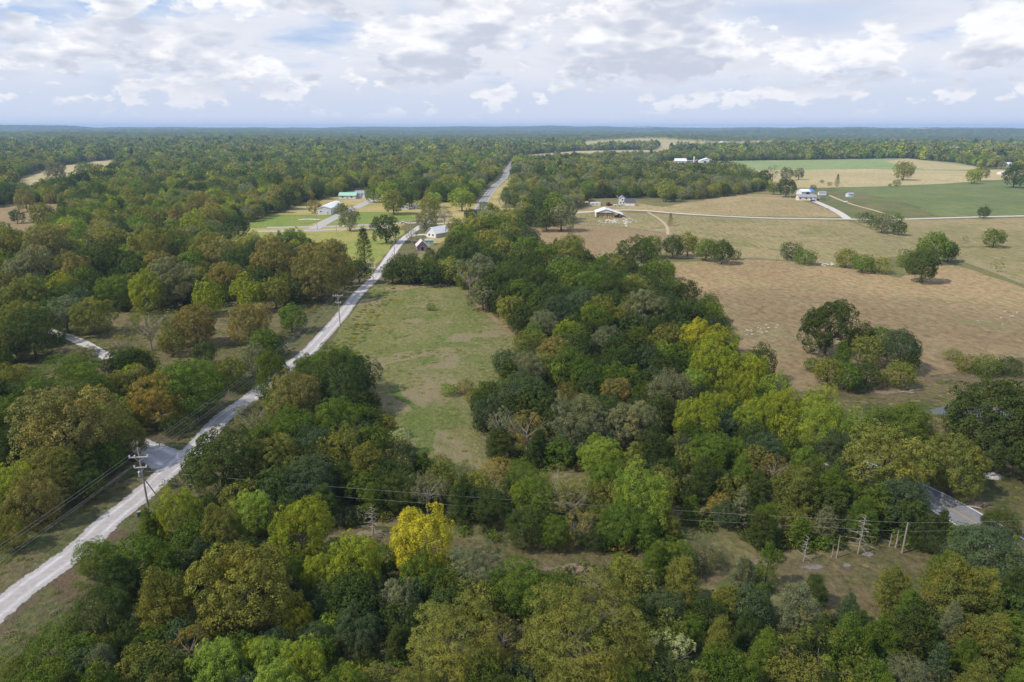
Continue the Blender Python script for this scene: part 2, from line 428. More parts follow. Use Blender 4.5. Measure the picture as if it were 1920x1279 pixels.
FIELDS = {
 'meadow': [(700, 535), (860, 532), (905, 575), (990, 635), (960, 690), (905, 745), (900, 850), (1000, 880), (1100, 890), (1160, 940), (860, 950), (780, 900), (700, 760), (640, 700), (590, 680), (622, 640), (660, 585)],
 'brown': [(1110, 500), (1185, 497), (1262, 492), (1330, 488), (1400, 487), (1470, 489), (1560, 500), (1620, 508), (1690, 522), (1760, 490), (1830, 508), (1920, 540), (2050, 590), (2050, 660), (1900, 672), (1780, 700), (1500, 735), (1380, 700), (1330, 600), (1220, 535)],
 'reddish': [(965, 424), (1085, 422), (1180, 428), (1245, 438), (1262, 470), (1180, 490), (1120, 502), (1040, 480), (985, 455)],
 'olive': [(1165, 398), (1296, 405), (1411, 411), (1590, 414), (1660, 440), (1722, 462), (1690, 480), (1560, 496), (1430, 484), (1265, 484), (1245, 437), (1180, 427), (1085, 421), (1075, 403)],
 'roadtan': [(1075, 402), (1085, 390), (1200, 382), (1240, 388), (1390, 364), (1470, 365), (1540, 388), (1590, 407), (1411, 406), (1296, 401), (1180, 394)],
 'eastolive': [(1600, 413), (1700, 413), (1920, 409), (2100, 406), (2100, 470), (1920, 462), (1800, 462), (1730, 462), (1665, 440)],
 'eastgreen': [(1795, 487), (1800, 465), (1920, 462), (2100, 470), (2100, 560), (1920, 532)],
 'crop': [(1560, 352), (1640, 350), (1760, 345), (1920, 334), (2150, 326), (2150, 402), (1920, 404), (1760, 406), (1712, 383), (1660, 372), (1600, 360)],
 'brush': [(1490, 352), (1560, 352), (1600, 360), (1660, 372), (1712, 383), (1755, 406), (1600, 408), (1545, 385), (1500, 368)],
 'fartan': [(1440, 352), (1380, 321), (1440, 319), (1640, 317), (1800, 321), (1870, 318), (2000, 322), (2000, 331), (1920, 334), (1760, 345), (1640, 350), (1540, 352)],
 'paleg': [(1300, 306), (1345, 302), (1500, 300), (1690, 297), (1800, 306), (1850, 316), (1800, 321), (1640, 317), (1440, 319), (1380, 321)],
 'fardry': [(1660, 303), (1700, 297), (1830, 313), (1850, 318), (1740, 318), (1690, 310)],
 'village': [(400, 452), (440, 425), (520, 402), (575, 380), (640, 366), (720, 360), (800, 380), (900, 380), (960, 330), (985, 330), (940, 390), (1085, 395), (1080, 404), (900, 425), (780, 470), (720, 510), (690, 545), (640, 590), (560, 600), (560, 575), (640, 540), (690, 480), (600, 470), (480, 468)],
 'lawn': [(592, 425), (655, 397), (760, 398), (790, 400), (780, 414), (690, 421)],
 'lawn2': [(440, 425), (520, 402), (590, 404), (630, 402), (575, 424), (480, 428)],
 'yellowmeadow': [(395, 452), (440, 436), (560, 436), (760, 432), (740, 455), (712, 490), (690, 520), (640, 500), (560, 470), (470, 468)],
 'leftfield': [(35, 340), (105, 312), (200, 300), (225, 300), (190, 322), (100, 348), (40, 350)],
 'leftred': [(-60, 430), (-60, 398), (40, 384), (118, 382), (118, 402), (60, 430), (20, 440)],
 'leftclear': [(10, 800), (20, 640), (130, 600), (300, 575), (420, 575), (560, 570), (640, 540), (618, 596), (530, 672), (430, 740), (320, 740), (230, 690), (120, 780)],
 'northfield': [(978, 309), (1080, 301), (1200, 297), (1350, 293), (1350, 285), (1200, 281), (1080, 283), (980, 291)],
 'foreclear': [(1380, 1060), (1480, 1045), (1600, 1030), (1700, 1028), (1810, 1030), (1830, 1060), (1800, 1100), (1700, 1150), (1560, 1160), (1450, 1110)],
 'forestrip': [(600, 985), (720, 988), (860, 1010), (1130, 1035), (1370, 1040), (1380, 1080), (1330, 1100), (1100, 1090), (900, 1060), (640, 1015)],
 'pasturelow': [(1480, 735), (1620, 722), (1780, 698), (1900, 672), (2100, 660), (2100, 1100), (1950, 1060), (1850, 985), (1745, 918), (1690, 840), (1600, 770)],
}
fb = FIELDS
field('pasture', fb['pasturelow'], M_clearing, 'rough green and tan pasture around the pond', .010)
field('pasture', fb['brown'], M_brown, 'mown brown pasture sloping beside the long tree belt', .030)
field('pasture', fb['reddish'], M_redbrown, 'reddish brown mown field below the white hay barn', .034)
field('pasture', fb['olive'], M_olive, 'olive tan pasture between the gravel lane and the brown field', .026)
M_roadtan = grass_mat('dry_lane_grass', [(.30, .235, .125), (.25, .195, .105), (.22, .19, .09)], big=.014, mid=.05, fine=.5, streak=(R(85), .4), bump=.3)
field('pasture', fb['roadtan'], M_roadtan, 'dry tan grass along the far side of the gravel lane', .022)
field('pasture', fb['eastolive'], M_olive, 'olive pasture south of the eastern end of the lane', .028)
field('pasture', fb['eastgreen'], M_olive, 'greenish pasture beside the brown field, at its far fence', .018)
field('crop_field', fb['crop'], M_crop, 'dark green crop field behind the farmhouse', .030)
field('brush_ground', fb['brush'], M_brush, 'brushy green ground between farmhouse and crop field', .016)
field('hay_field', fb['fartan'], M_tan, 'pale tan hay field dotted with bushes behind the crop', .040, jit=.8)
field('crop_field', fb['paleg'], M_crop2, 'pale green crop field in front of the far forest', .060, jit=.8)
field('hay_field', fb['fardry'], M_tan, 'pale dry rise at the end of the far green field', .080, jit=.8)
field('village_grass', fb['village'], M_dry, 'dry grass of the village lots', .012)
field('lawn', fb['lawn'], M_lawn, 'bright green mown lawn in the village', .036, jit=.6)
field('lawn', fb['lawn2'], M_lawn, 'mown lawn in front of the long white shed', .040, jit=.6)
field('meadow', fb['yellowmeadow'], M_yellowmeadow, 'yellowish meadow beside the village street', .030)
field('hay_field', fb['leftfield'], M_tan, 'tan field enclosed by the western woods', .030)
field('pasture', fb['leftred'], M_redbrown, 'reddish tan field at the edge of the western woods', .026)
field('grass_clearing', fb['leftclear'], M_clearing, 'grassy clearing under scattered trees west of the road', .014)
field('hay_field', fb['northfield'], M_tan, 'pale strip of field beyond the oak grove', .060, jit=.8)
field('grass_clearing', fb['foreclear'], M_clearing, 'dry grassy clearing beside the dead cedars', .022)
field('grass_clearing', fb['forestrip'], M_clearing, 'grassy strip under the overhead wires', .026)
field('meadow', fb['meadow'], M_meadow, 'overgrown olive meadow between the gravel road and the tree belt', .030)
field('hay_field', [(1225, 283), (1420, 278), (1530, 272), (1420, 268), (1240, 271)], M_tan, 'thin pale field before the eastern ridge', .6, jit=2, step=60)
field('hay_field', [(1090, 281), (1220, 275), (1330, 270), (1200, 265), (1095, 269)], M_tan, 'thin pale field beyond the oak grove woods', .6, jit=2, step=60)
field('grass_swale', [(738, 728), (752, 725), (775, 760), (805, 800), (815, 850), (780, 850), (760, 800)],
      grass_mat('fresh_green_swale', [(.125, .168, .042), (.14, .17, .052), (.135, .15, .05)], big=.05, mid=.2, fine=1.0, bump=.8), 'fresh green wet strip running down the meadow', .045, jit=2.5, step=2.0)
field('bare_track', [(868, 545), (890, 560), (930, 588), (985, 625), (990, 640), (940, 612), (900, 582), (880, 565)], M_redbrown, 'bare brown track along the tree belt edge of the meadow', .048, jit=1.6, step=2.5)


def ribbon(name, line, width, mat, label, lift=.05, rough_edge=.10, z0=None):
    v = []; f = []; at = []; acr = [-1, -.6, -.2, .2, .6, 1]; al = 0.0
    for i, p in enumerate(line):
        d = (line[min(i + 1, len(line) - 1)] - line[max(i - 1, 0)]).normalized(); nrm = Vector((d.y, -d.x, 0))
        wv = width[0] + (width[1] - width[0]) * i / (len(line) - 1) if isinstance(width, tuple) else width
        if i: al += (line[i] - line[i - 1]).length
        for a in acr:
            hw = wv / 2 * (1 + (rough_edge * mnoise.noise(Vector((p.x * .25, p.y * .25, a * 9))) if abs(a) == 1 else 0))
            q = p + nrm * a * hw
            v.append((q.x, q.y, tz(q.x, q.y) + lift)); at.append(a)
    n = len(acr)
    for i in range(len(line) - 1):
        for k in range(n - 1): f.append((i * n + k, i * n + k + 1, (i + 1) * n + k + 1, (i + 1) * n + k))
    me = np_mesh(name, v, f, [mat], {'across': ('FLOAT', np.array(at, np.float32))})
    bm = bmesh.new(); bm.from_mesh(me); bmesh.ops.recalc_face_normals(bm, faces=bm.faces)
    if sum(q.normal.z for q in bm.faces) < 0: bmesh.ops.reverse_faces(bm, faces=bm.faces)
    bm.to_mesh(me); bm.free()
    return kind(link(name, me), 'structure', label)


def road_mat(name, base, dark, edge=.75, tracks=.25, fade=True, fine=1.5, soft=.12, blob=.8, rag=.9):
    m, nt, out = material(name)
    t = nt.node('ShaderNodeNewGeometry').outputs['Position']
    a = nt.node('ShaderNodeAttribute', attribute_name='across').outputs['Fac']
    aa = nt.m('ABSOLUTE', a)
    n1 = nt.noise(t, .25, 5, .65); n2 = nt.noise(t, fine, 6, .7)
    tr = nt.m('SUBTRACT', 1.0, nt.m('MULTIPLY', nt.m('ABSOLUTE', nt.m('SUBTRACT', aa, .45)), 4.5), clamp=True)
    c = nt.mix(nt.m('MULTIPLY', nt.ss(n1, .4, .65), .5), base, dark)
    c = nt.mix(nt.m('MULTIPLY', nt.m('SUBTRACT', 1.0, tr), tracks), c, dark)
    c = nt.mix(nt.lin(n2, .3, .7), nt.mix(1.0, c, (.82, .82, .82), 'MULTIPLY'), nt.mix(1.0, c, (1.15, 1.15, 1.15), 'MULTIPLY'))
    bp = nt.node('ShaderNodeBump'); bp.inputs['Strength'].default_value = .4; bp.inputs['Distance'].default_value = .15
    nt.l.new(n2, bp.inputs['Height'])
    b = principled(nt, out, c, .9, bp.outputs[0], spec=.15)
    if fade:
        e = nt.m('ADD', aa, nt.m('MULTIPLY', nt.m('SUBTRACT', nt.noise(t, blob, 6, .75), .5), rag))
        nt.l.new(nt.m('SUBTRACT', 1.0, nt.ss(e, edge, edge + soft)), b.inputs['Alpha'])
    return m


M_gravel = road_mat('white_gravel', (.56, .535, .525), (.36, .325, .30), edge=.84, tracks=.8)
M_lane = road_mat('pale_lane_gravel', (.50, .465, .43), (.40, .36, .31), edge=.9)
M_dirt = road_mat('dirt_track', (.40, .31, .21), (.33, .25, .16), edge=.7)
M_asphalt = road_mat('old_asphalt', (.25, .245, .245), (.20, .195, .195), tracks=.25, fade=False)
M_street = road_mat('worn_street', (.37, .35, .335), (.30, .285, .27), tracks=.2, fade=False)

LINES = {}
def line(key, px, step=4.0):
    LINES[key] = smooth_line([G(*p) for p in px], step); return LINES[key]


ROAD_PX = [(-190, 1290), (-60, 1190), (0, 1142), (60, 1094), (144, 1034), (200, 981), (270, 925), (333, 868), (371, 836), (416, 785), (472, 745), (540, 690), (577, 661), (607, 629), (640, 592), (668, 555), (705, 518), (727, 487), (746, 460), (763, 443), (780, 430), (793, 421), (803, 413)]
ribbon('gravel_road', line('gravel', ROAD_PX, 3.0), (5.0, 4.8), M_gravel, 'white gravel road climbing straight towards the village', .06)
M_verge = grass_mat('roadside_weeds', [(.13, .13, .058), (.165, .14, .075), (.10, .118, .045)], big=.06, mid=.22, fine=1.0, bump=1.0, patch=(.10, .55, (.15, .105, .07)), fade=True)
ribbon('roadside_verge', LINES['gravel'], 30.0, M_verge, 'weedy verge along both sides of the gravel road', .018)
HW_PX = [(868, 440), (880, 420), (896, 401), (905, 380), (927, 350), (945, 334), (953, 317), (963, 302), (972, 294)]
ribbon('highway', line('highway', HW_PX, 8.0), 7.6, M_asphalt, 'grey two-lane highway running north through the village', .07, 0)
ribbon('gravel_lane', line('lane', [(872, 415), (930, 409), (1000, 404), (1075, 399), (1180, 394), (1296, 402), (1411, 408), (1500, 410), (1590, 411), (1650, 412), (1700, 411), (1797, 408), (1920, 405), (2100, 402)], 6.0), 5.2, M_lane, 'pale gravel lane crossing the fields from the village', .075)
ribbon('driveway', line('drive', [(1590, 411), (1575, 400), (1558, 391), (1538, 382), (1520, 375)], 4.0), 6.0, M_lane, 'pale gravel driveway up to the farmhouse', .09)
ribbon('dirt_track', line('track', [(1680, 408), (1640, 395), (1600, 384), (1570, 373), (1555, 366)], 6.0), 4.0, M_dirt, 'dirt track past the farmhouse to the sheds', .085)
ribbon('village_street', line('street1', [(480, 434), (540, 434), (592, 432), (648, 430), (700, 428), (735, 426)], 4.0), 5.5, M_street, 'worn street along the edge of the yellow meadow', .08, .15)
ribbon('village_street', line('street2', [(500, 427), (560, 426), (640, 424), (702, 421), (781, 418), (817, 420), (872, 415), (890, 412)], 4.0), 5.5, M_street, 'worn street below the bright green lawn', .084, .15)
ribbon('village_street', line('street3', [(588, 430), (610, 417), (640, 402), (666, 390), (690, 379), (712, 369)], 4.0), 8.0, M_street, 'worn street past the long white shed', .088, .1)
ribbon('driveway', line('drive2', [(765, 444), (780, 441), (800, 440), (808, 443)], 2.0), 5.0, M_lane, 'short gravel driveway to the white house by the road', .07)
ribbon('driveway', line('drive3', [(334, 869), (310, 858), (290, 848), (270, 838), (252, 826)], 1.5), (9.0, 4.0), M_gravel, 'gravel farm entrance turning off the road by the power pole', .05)
ribbon('dirt_track', line('twotrack', [(60, 610), (110, 626), (130, 632), (155, 643), (180, 657), (205, 672)], 2.0), 3.4, M_lane, 'pale two-rut track in the grassy clearing', .05)
ribbon('dirt_track', line('fieldtrack', [(1215, 398), (1235, 410), (1250, 425), (1252, 440)], 3.0), 2.6, M_dirt, 'faint brown track across the field by the hay barn', .05)
ribbon('driveway', line('drive4', [(560, 412), (578, 411), (600, 412)], 2.0), 4.0, M_lane, 'pale drive on the shed lawn', .06)
RR = line('rightroad', [(1560, 860), (1640, 888), (1700, 913), (1752, 938), (1790, 959), (1828, 981), (1885, 1016), (1980, 1080)], 3.0)
ribbon('highway', RR, 7.4, M_asphalt, 'grey paved road with a yellow centre stripe curving behind the cedars', .07, 0)


def marking(name, ln, off, wd, mat, label, lift=.082, dash=None):
    v = []; f = []; s = 0
    for i, p in enumerate(ln):
        d = (ln[min(i + 1, len(ln) - 1)] - ln[max(i - 1, 0)]).normalized(); nrm = Vector((d.y, -d.x, 0))
        for a in (off - wd / 2, off + wd / 2):
            q = p + nrm * a; v.append((q.x, q.y, tz(q.x, q.y) + lift))
    for i in range(len(ln) - 1):
        f.append((2 * i, 2 * i + 1, 2 * i + 3, 2 * i + 2))
    me = np_mesh(name, v, f, [mat]); return kind(link(name, me), 'structure', label)


M_white = plain('white_road_paint', (.75, .75, .73), .7, .1, 1.0)
M_yellow = plain('yellow_road_paint', (.46, .33, .11), .7, .15, 1.0)
marking('road_marking', RR, -3.3, .22, M_white, 'white edge line along the upper side of the paved road')
marking('road_marking', RR, 3.3, .22, M_white, 'white edge line along the lower side of the paved road')
for off in (-.16, .16):
    marking('road_marking', RR, off, .11, M_yellow, 'yellow centre stripe of the paved road by the cedars')
HL = LINES['highway']
for off in (-.16, .16):
    marking('road_marking', HL, off, .16, M_yellow, 'yellow centre stripe of the village highway', .082)
for off in (-3.4, 3.4):
    marking('road_marking', HL, off, .2, M_white, 'white edge line of the village highway', .082)
# pond
m, nt, out = material('pond_water')
t = nt.node('ShaderNodeNewGeometry').outputs['Position']
bp = nt.node('ShaderNodeBump'); bp.inputs['Strength'].default_value = .15; bp.inputs['Distance'].default_value = .1; nt.l.new(nt.noise(t, 1.5, 3), bp.inputs['Height'])
principled(nt, out, (.05, .06, .05), .06, bp.outputs[0], spec=.5)
M_water = m
po = field('pond_water', [(1736, 772), (1790, 762), (1850, 764), (1905, 774), (1890, 790), (1800, 790)], M_water, 'small pond half hidden behind the big dark oak', .03, jit=.8, step=2.5)
# bare gravel patches in the clearing
M_bare = road_mat('bare_pale_gravel', (.34, .30, .28), (.24, .20, .17), fade=False)
M_soil = road_mat('bare_reddish_soil', (.25, .19, .125), (.20, .15, .10), edge=.25, soft=.45, blob=.30, rag=2.2)
M_bare = road_mat('bare_pale_gravel', (.235, .20, .175), (.18, .15, .12), edge=.3, soft=.45, blob=.30, rag=2.2)


def patch(px, py, wpx, hpx, mat, label, lift=.05):
    c = G(px, py); n = 28; v = [tuple(c + Vector((0, 0, lift)))]; at = [0.0]
    for ring in (.5, 1.0):
        for k in range(n):
            t = 6.2832 * k / n; q = G(px + math.cos(t) * wpx / 2 * ring, py + math.sin(t) * hpx / 2 * ring)
            v.append((q.x, q.y, tz(q.x, q.y) + lift)); at.append(ring)
    f = [(0, 0 + 1 + k, 1 + (k + 1) % n) for k in range(n)]
    f2 = [(1 + k, 1 + n + k, 1 + n + (k + 1) % n, 1 + (k + 1) % n) for k in range(n)]
    me = bpy.data.meshes.new('bare_patch'); me.from_pydata(v, [], f + f2); me.materials.append(mat)
    a_ = me.attributes.new('across', 'FLOAT', 'POINT'); a_.data.foreach_set('value', at)
    bm = bmesh.new(); bm.from_mesh(me); bmesh.ops.recalc_face_normals(bm, faces=bm.faces)
    if sum(q.normal.z for q in bm.faces) < 0: bmesh.ops.reverse_faces(bm, faces=bm.faces)
    bm.to_mesh(me); bm.free()
    return kind(link('bare_patch', me), 'structure', label)


patch(1522, 1064, 80, 20, M_bare, 'bare pale gravel by the broken dead trunks')
patch(1628, 1040, 40, 15, M_bare, 'bare pale gravel beside the tall dead cedar')
patch(1588, 1060, 30, 14, M_bare, 'small bare gravel spot in the dry clearing')
patch(1835, 945, 90, 34, M_soil, 'bare reddish soil beside the paved road')
patch(1660, 735, 190, 16, M_soil, 'bare soil along the foot of the pasture clump')
patch(1040, 892, 150, 22, M_soil, 'bare soil at the shaded end of the meadow')
patch(690, 1000, 190, 22, M_soil, 'bare soil under the dead cedar by the yellowing wood')
patch(1075, 1066, 200, 30, M_soil, 'bare soil in the grassy strip under the wires')
patch(1430, 1055, 110, 40, M_soil, 'bare soil between the cedars and the dry clearing')

# ------------------------------------------------------------------ trees
def leaf_material(name, stuff=False):
    m, nt, out = material(name)
    if stuff: c = nt.node('ShaderNodeAttribute', attribute_name='col', attribute_type='INSTANCER').outputs['Color']
    else: c = nt.node('ShaderNodeObjectInfo').outputs['Color']
    v = nt.node('ShaderNodeAttribute', attribute_name='v').outputs['Color']
    s = nt.node('ShaderNodeSeparateColor'); nt.l.new(v, s.inputs[0])
    k = nt.lin(s.outputs[0], 0, 1, .62, 1.42)
    c = nt.mix(1.0, c, nt.vec(k, k, k), 'MULTIPLY')
    c = nt.mix(nt.m('MULTIPLY', s.outputs[1], .55), c, nt.mix(1.0, c, (1.35, 1.15, .8), 'MULTIPLY'))
    tcn = nt.node('ShaderNodeTexCoord').outputs['Object']; rn = nt.node('ShaderNodeObjectInfo').outputs['Random']
    off = nt.node('ShaderNodeVectorMath', operation='ADD'); nt.l.new(tcn, off.inputs[0]); nt.l.new(nt.vec(nt.m('MULTIPLY', rn, 37.0), nt.m('MULTIPLY', rn, 91.0), 0.0), off.inputs[1])
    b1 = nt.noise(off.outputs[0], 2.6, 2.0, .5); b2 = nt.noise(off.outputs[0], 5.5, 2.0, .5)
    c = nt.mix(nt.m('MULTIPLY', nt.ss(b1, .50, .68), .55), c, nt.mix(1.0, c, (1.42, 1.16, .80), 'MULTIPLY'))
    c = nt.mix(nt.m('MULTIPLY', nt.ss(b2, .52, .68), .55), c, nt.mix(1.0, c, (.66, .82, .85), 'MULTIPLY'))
    d = nt.node('ShaderNodeBsdfDiffuse'); nt.l.new(c, d.inputs[0])
    tr = nt.node('ShaderNodeBsdfTranslucent'); nt.l.new(nt.mix(1.0, c, (1.15, 1.2, .6), 'MULTIPLY'), tr.inputs[0])
    mx = nt.node('ShaderNodeMixShader'); mx.inputs[0].default_value = .17
    nt.l.new(d.outputs[0], mx.inputs[1]); nt.l.new(tr.outputs[0], mx.inputs[2]); nt.l.new(mx.outputs[0], out.inputs[0])
    return m


M_leaf = leaf_material('leaves'); M_leafs = leaf_material('forest_leaves', True)
M_bark = plain('bark', (.12, .095, .075), .9, .3, 3.0)
M_deadwood = plain('weathered_dead_wood', (.34, .29, .25), .9, .25, 3.0)


def unit(a): return a / (np.linalg.norm(a, axis=-1, keepdims=True) + 1e-9)


def leaf_quads(P, N, L, Wd, r, along=None):
    """rhombic leaf sprays: centres P, normals N, length L, width Wd"""
    n = len(P)
    ref = along if along is not None else r.normal(size=(n, 3))
    t = unit(ref - (ref * N).sum(1, keepdims=True) * N); b = np.cross(N, t)
    L = np.broadcast_to(L, (n,))[:, None]; Wd = np.broadcast_to(Wd, (n,))[:, None]
    fold = N * Wd * .25
    v = np.stack([P - t * L * .5, P + b * Wd * .5 + fold, P + t * L * .5, P - b * Wd * .5 + fold], 1)
    return v.reshape(-1, 3), np.arange(n * 4).reshape(n, 4)


def fib(n, r):
    i = np.arange(n) + .5; ph = np.arccos(1 - 2 * i / n); th = np.pi * (1 + 5 ** .5) * i + r.uniform(0, 6.28)
    d = np.stack([np.cos(th) * np.sin(ph), np.sin(th) * np.sin(ph), np.cos(ph)], -1)
    return unit(d + r.normal(scale=.18, size=d.shape))


TYPES = {  # height ratio to width 1, crown centre height, half height, lobes, lobe radius, leaf length and width
 'b': dict(h=1.02, cz=.55, hz=.47, nl=24, lr=(.13, .21), L=1.0, W=.62, z0=-.8),
 't': dict(h=1.10, cz=.58, hz=.51, nl=22, lr=(.11, .18), L=1.1, W=.55, z0=-.8, tall=1.45, irr=.18),
 'o': dict(h=.96, cz=.51, hz=.45, nl=40, lr=(.09, .14), L=.8, W=.6, z0=-.85, ns=7),
 'f': dict(h=.98, cz=.52, hz=.46, nl=46, lr=(.08, .14), L=1.25, W=.30, z0=-.8, ns=8),
 's': dict(h=1.12, cz=.64, hz=.44, nl=22, lr=(.08, .14), L=.85, W=.5, z0=-.7, ns=7, irr=.2),
 'h': dict(h=.72, cz=.32, hz=.38, nl=20, lr=(.13, .2), L=1.0, W=.5, z0=-.9, irr=.2),
 'c': dict(h=1.32), 'n': dict(h=2.1)}


def crown_arrays(typ, seed, n, leaf):
    r = np.random.default_rng(seed); T = TYPES[typ]
    if typ in 'cn':
        H = T['h']; P = []; D = []; A = []; V = []
        tips = [(0, 0, 1.0)] if typ == 'n' else [(0, 0, 1.0), (r.uniform(-.2, .2), r.uniform(-.2, .2), r.uniform(.78, .92)), (r.uniform(-.24, .24), r.uniform(-.24, .24), r.uniform(.7, .85))]
        ns = 130
        for k in range(ns):
            ox, oy, th = tips[k % len(tips)] if k > 6 else tips[0]
            t = (k / ns) ** .8 * .95 + .03; a = k * 2.39996 + r.uniform(-.4, .4)
            prof = .5 * (1 - t ** 1.6) ** .72 * (1 if len(tips) == 1 else .86) * r.uniform(.78, 1.12) * min(1, .55 + t * 3)
            base = np.array([ox * t + math.cos(a) * prof * .15, oy * t + math.sin(a) * prof * .15, H * th * t * .93])
            tip = np.array([ox * min(1, t + .2) + math.cos(a) * prof, oy * min(1, t + .2) + math.sin(a) * prof, H * th * min(1.02, t * .93 + r.uniform(.03, .11))])
            m = max(3, n // ns); u = r.uniform(.12, 1, m) ** .6
            q = base + (tip - base) * u[:, None]; wd = .085 * (1 - u * .72)
            q = q + r.normal(size=(m, 3)) * wd[:, None] * (1, 1, .8)
            ax = unit(unit(tip - base) + np.array([0, 0, .7]))
            P.append(q); D.append(unit(r.normal(size=(m, 3)) + np.array([math.cos(a) * .6, math.sin(a) * .6, .7])))
            A.append(np.tile(ax, (m, 1)) + r.normal(scale=.45, size=(m, 3)))
            V.append(np.stack([np.clip(r.normal(.42 + .1 * r.normal(), .16, m) + .2 * (u - .5), 0, 1), np.clip(r.normal(.15, .2, m), 0, 1), np.zeros(m), np.ones(m)], 1))
        P = np.concatenate(P); D = np.concatenate(D); A = np.concatenate(A); V = np.concatenate(V)
        v, f = leaf_quads(P, D, leaf * 1.5 * r.uniform(.6, 1.3, len(P)), leaf * .5, r, A)
        return v, f, np.repeat(V, 4, 0)
    # a few large boughs, each a bunch of smaller leafy lumps, so that light and shade break over the crown
    nl = T['nl']; d = fib(int(nl * 1.3), r); d = d[d[:, 2] > T['z0']]
    ks = r.normal(size=(5, 3)) * 2.0; ph = r.uniform(0, 6.28, 5)
    Rn = 1 + T.get('irr', .13) * sum(np.sin(d @ k + p) for k, p in zip(ks, ph)) / 1.6
    lr = r.uniform(*T['lr'], len(d)); ax = np.array([.5, .5, T['hz']])
    c = d * (ax - lr[:, None] * .85) * Rn[:, None] * r.uniform(.84, 1.08, (len(d), 1))
    nin = 0 if typ == 's' else max(4, nl // 4)
    din = fib(nin, r) if nin else np.zeros((0, 3))
    c = np.concatenate([c, din * ax * .45]); lr = np.concatenate([lr, np.full(nin, T['lr'][1])]); dd = np.concatenate([d, din])
    tall = T.get('tall', 1.0); ns = T.get('ns', 9)
    SC = []; SR = []; SD = []; SV = []
    for i in range(len(c)):
        e = fib(ns + 4, r); e = e[np.argsort(-(e @ (dd[i] + np.array([0, 0, .45]))))][:ns]
        sr = lr[i] * r.uniform(.36, .56, len(e))
        SC.append(c[i] + e * (lr[i] - sr * .35)[:, None] * np.array([1, 1, tall])); SR.append(sr); SD.append(unit(e + dd[i] * .6))
        lv = r.normal(.46, .13); ly = max(0, r.normal(.12, .18))
        SV.append(np.stack([np.full(len(e), lv) + r.normal(0, .10, len(e)), np.full(len(e), ly) + r.normal(0, .08, len(e))], 1))
    SC = np.concatenate(SC); SR = np.concatenate(SR); SD = np.concatenate(SD); SV = np.concatenate(SV)
    cnt = r.multinomial(n, SR ** 2 / (SR ** 2).sum()); idx = np.repeat(np.arange(len(SC)), cnt); m = len(idx)
    e = unit(r.normal(size=(m, 3)) + SD[idx] * .85 + np.array([0, 0, .25]))
    flat = np.array([1, 1, .6]) if typ == 'f' else np.array([1, 1, .95 * tall])
    P = SC[idx] + e * (SR[idx] * r.uniform(.45, 1.08, m) ** .5)[:, None] * flat + np.array([0, 0, T['cz']])
    N = unit(e * .9 + r.normal(size=(m, 3)) * .42 + np.array([0, 0, .22]))
    V = np.stack([np.clip(SV[idx, 0] + r.normal(0, .10, m), 0, 1), np.clip(SV[idx, 1] + r.normal(0, .10, m), 0, 1), np.zeros(m), np.ones(m)], 1)
    v, f = leaf_quads(P, N, leaf * T['L'] * r.uniform(.6, 1.35, len(P)), leaf * T['W'] * r.uniform(.7, 1.2, len(P)), r)
    v[:, 2] = np.maximum(v[:, 2], .02)
    return v, f, np.repeat(V, 4, 0)


def trunk_mb(typ, seed, limbs=6, twigs=0, n=6):
    r = random.Random(seed); T = TYPES[typ]; mb = MB(); H = T['h']
    w0 = {'c': .025, 'n': .03, 'h': .02, 's': .022}.get(typ, .028)
    top = H * (.8 if typ in 'cn' else .6)
    lean = (r.uniform(-.05, .05), r.uniform(-.05, .05))
    pts = [(lean[0] * t * t + .012 * math.sin(5 * t + seed), lean[1] * t * t, top * t) for t in (0, .25, .5, .75, 1)]
    mb.tube([(0, 0, -.02)] + pts[1:], [w0 * 1.25, w0, w0 * .85, w0 * .6, w0 * .25], n)
    if typ in 'cn': return mb
    for k in range(limbs):
        a = 6.283 * (k + r.random() * .6) / limbs; t0 = r.uniform(.3, .85); p = Vector(pts[0]).lerp(Vector(pts[-1]), t0)
        e = Vector((math.cos(a) * .36, math.sin(a) * .36, T['cz'] + r.uniform(-.18, .22))); e.z = max(e.z, p.z + .06)
        q = p.lerp(e, .5) + Vector((r.uniform(-.04, .04), r.uniform(-.04, .04), r.uniform(-.02, .05)))
        mb.tube([p, q, e], [w0 * .5, w0 * .32, w0 * .12], 5)
        for j in range(twigs):
            s = q.lerp(e, r.random()); g = s + Vector((math.cos(a + r.uniform(-1, 1)) * .14, math.sin(a + r.uniform(-1, 1)) * .14, r.uniform(-.02, .16)))
            mb.tube([s, s.lerp(g, .5) + Vector((0, 0, .02)), g], [w0 * .16, w0 * .1, w0 * .04], 4)
    return mb


LOD = {'hi': (21000, .0235), 'mid': (4600, .046), 'low': (1100, .085)}
FAC = {'b': 1, 't': 1, 'o': 1.35, 'f': 1.25, 's': .34, 'h': .6, 'c': 1.0, 'n': .8}
NV = {'b': 4, 't': 3, 'o': 3, 'f': 3, 's': 3, 'h': 2, 'c': 4, 'n': 2}
PROTO = {}
def proto(typ, lod, var):
    k = (typ, lod, var)
    if k not in PROTO:
        n, leaf = LOD[lod]; sd = 100 * 'btofshcn'.index(typ) + var
        if typ == 'f': leaf *= .85
        if typ == 'c' or typ == 'n': leaf *= 1.0
        v, f, V = crown_arrays(typ, sd, int(n * FAC[typ]), leaf)
        cm = np_mesh('crown', v, f, [M_leaf], {'v': ('FLOAT_COLOR', V.astype(np.float32))})
        tm = trunk_mb(typ, sd, 14 if typ == 's' else 6, 5 if typ == 's' and lod != 'low' else 0).mesh('trunk', M_deadwood if typ == 's' else M_bark)
        PROTO[k] = (cm, tm)
    return PROTO[k]


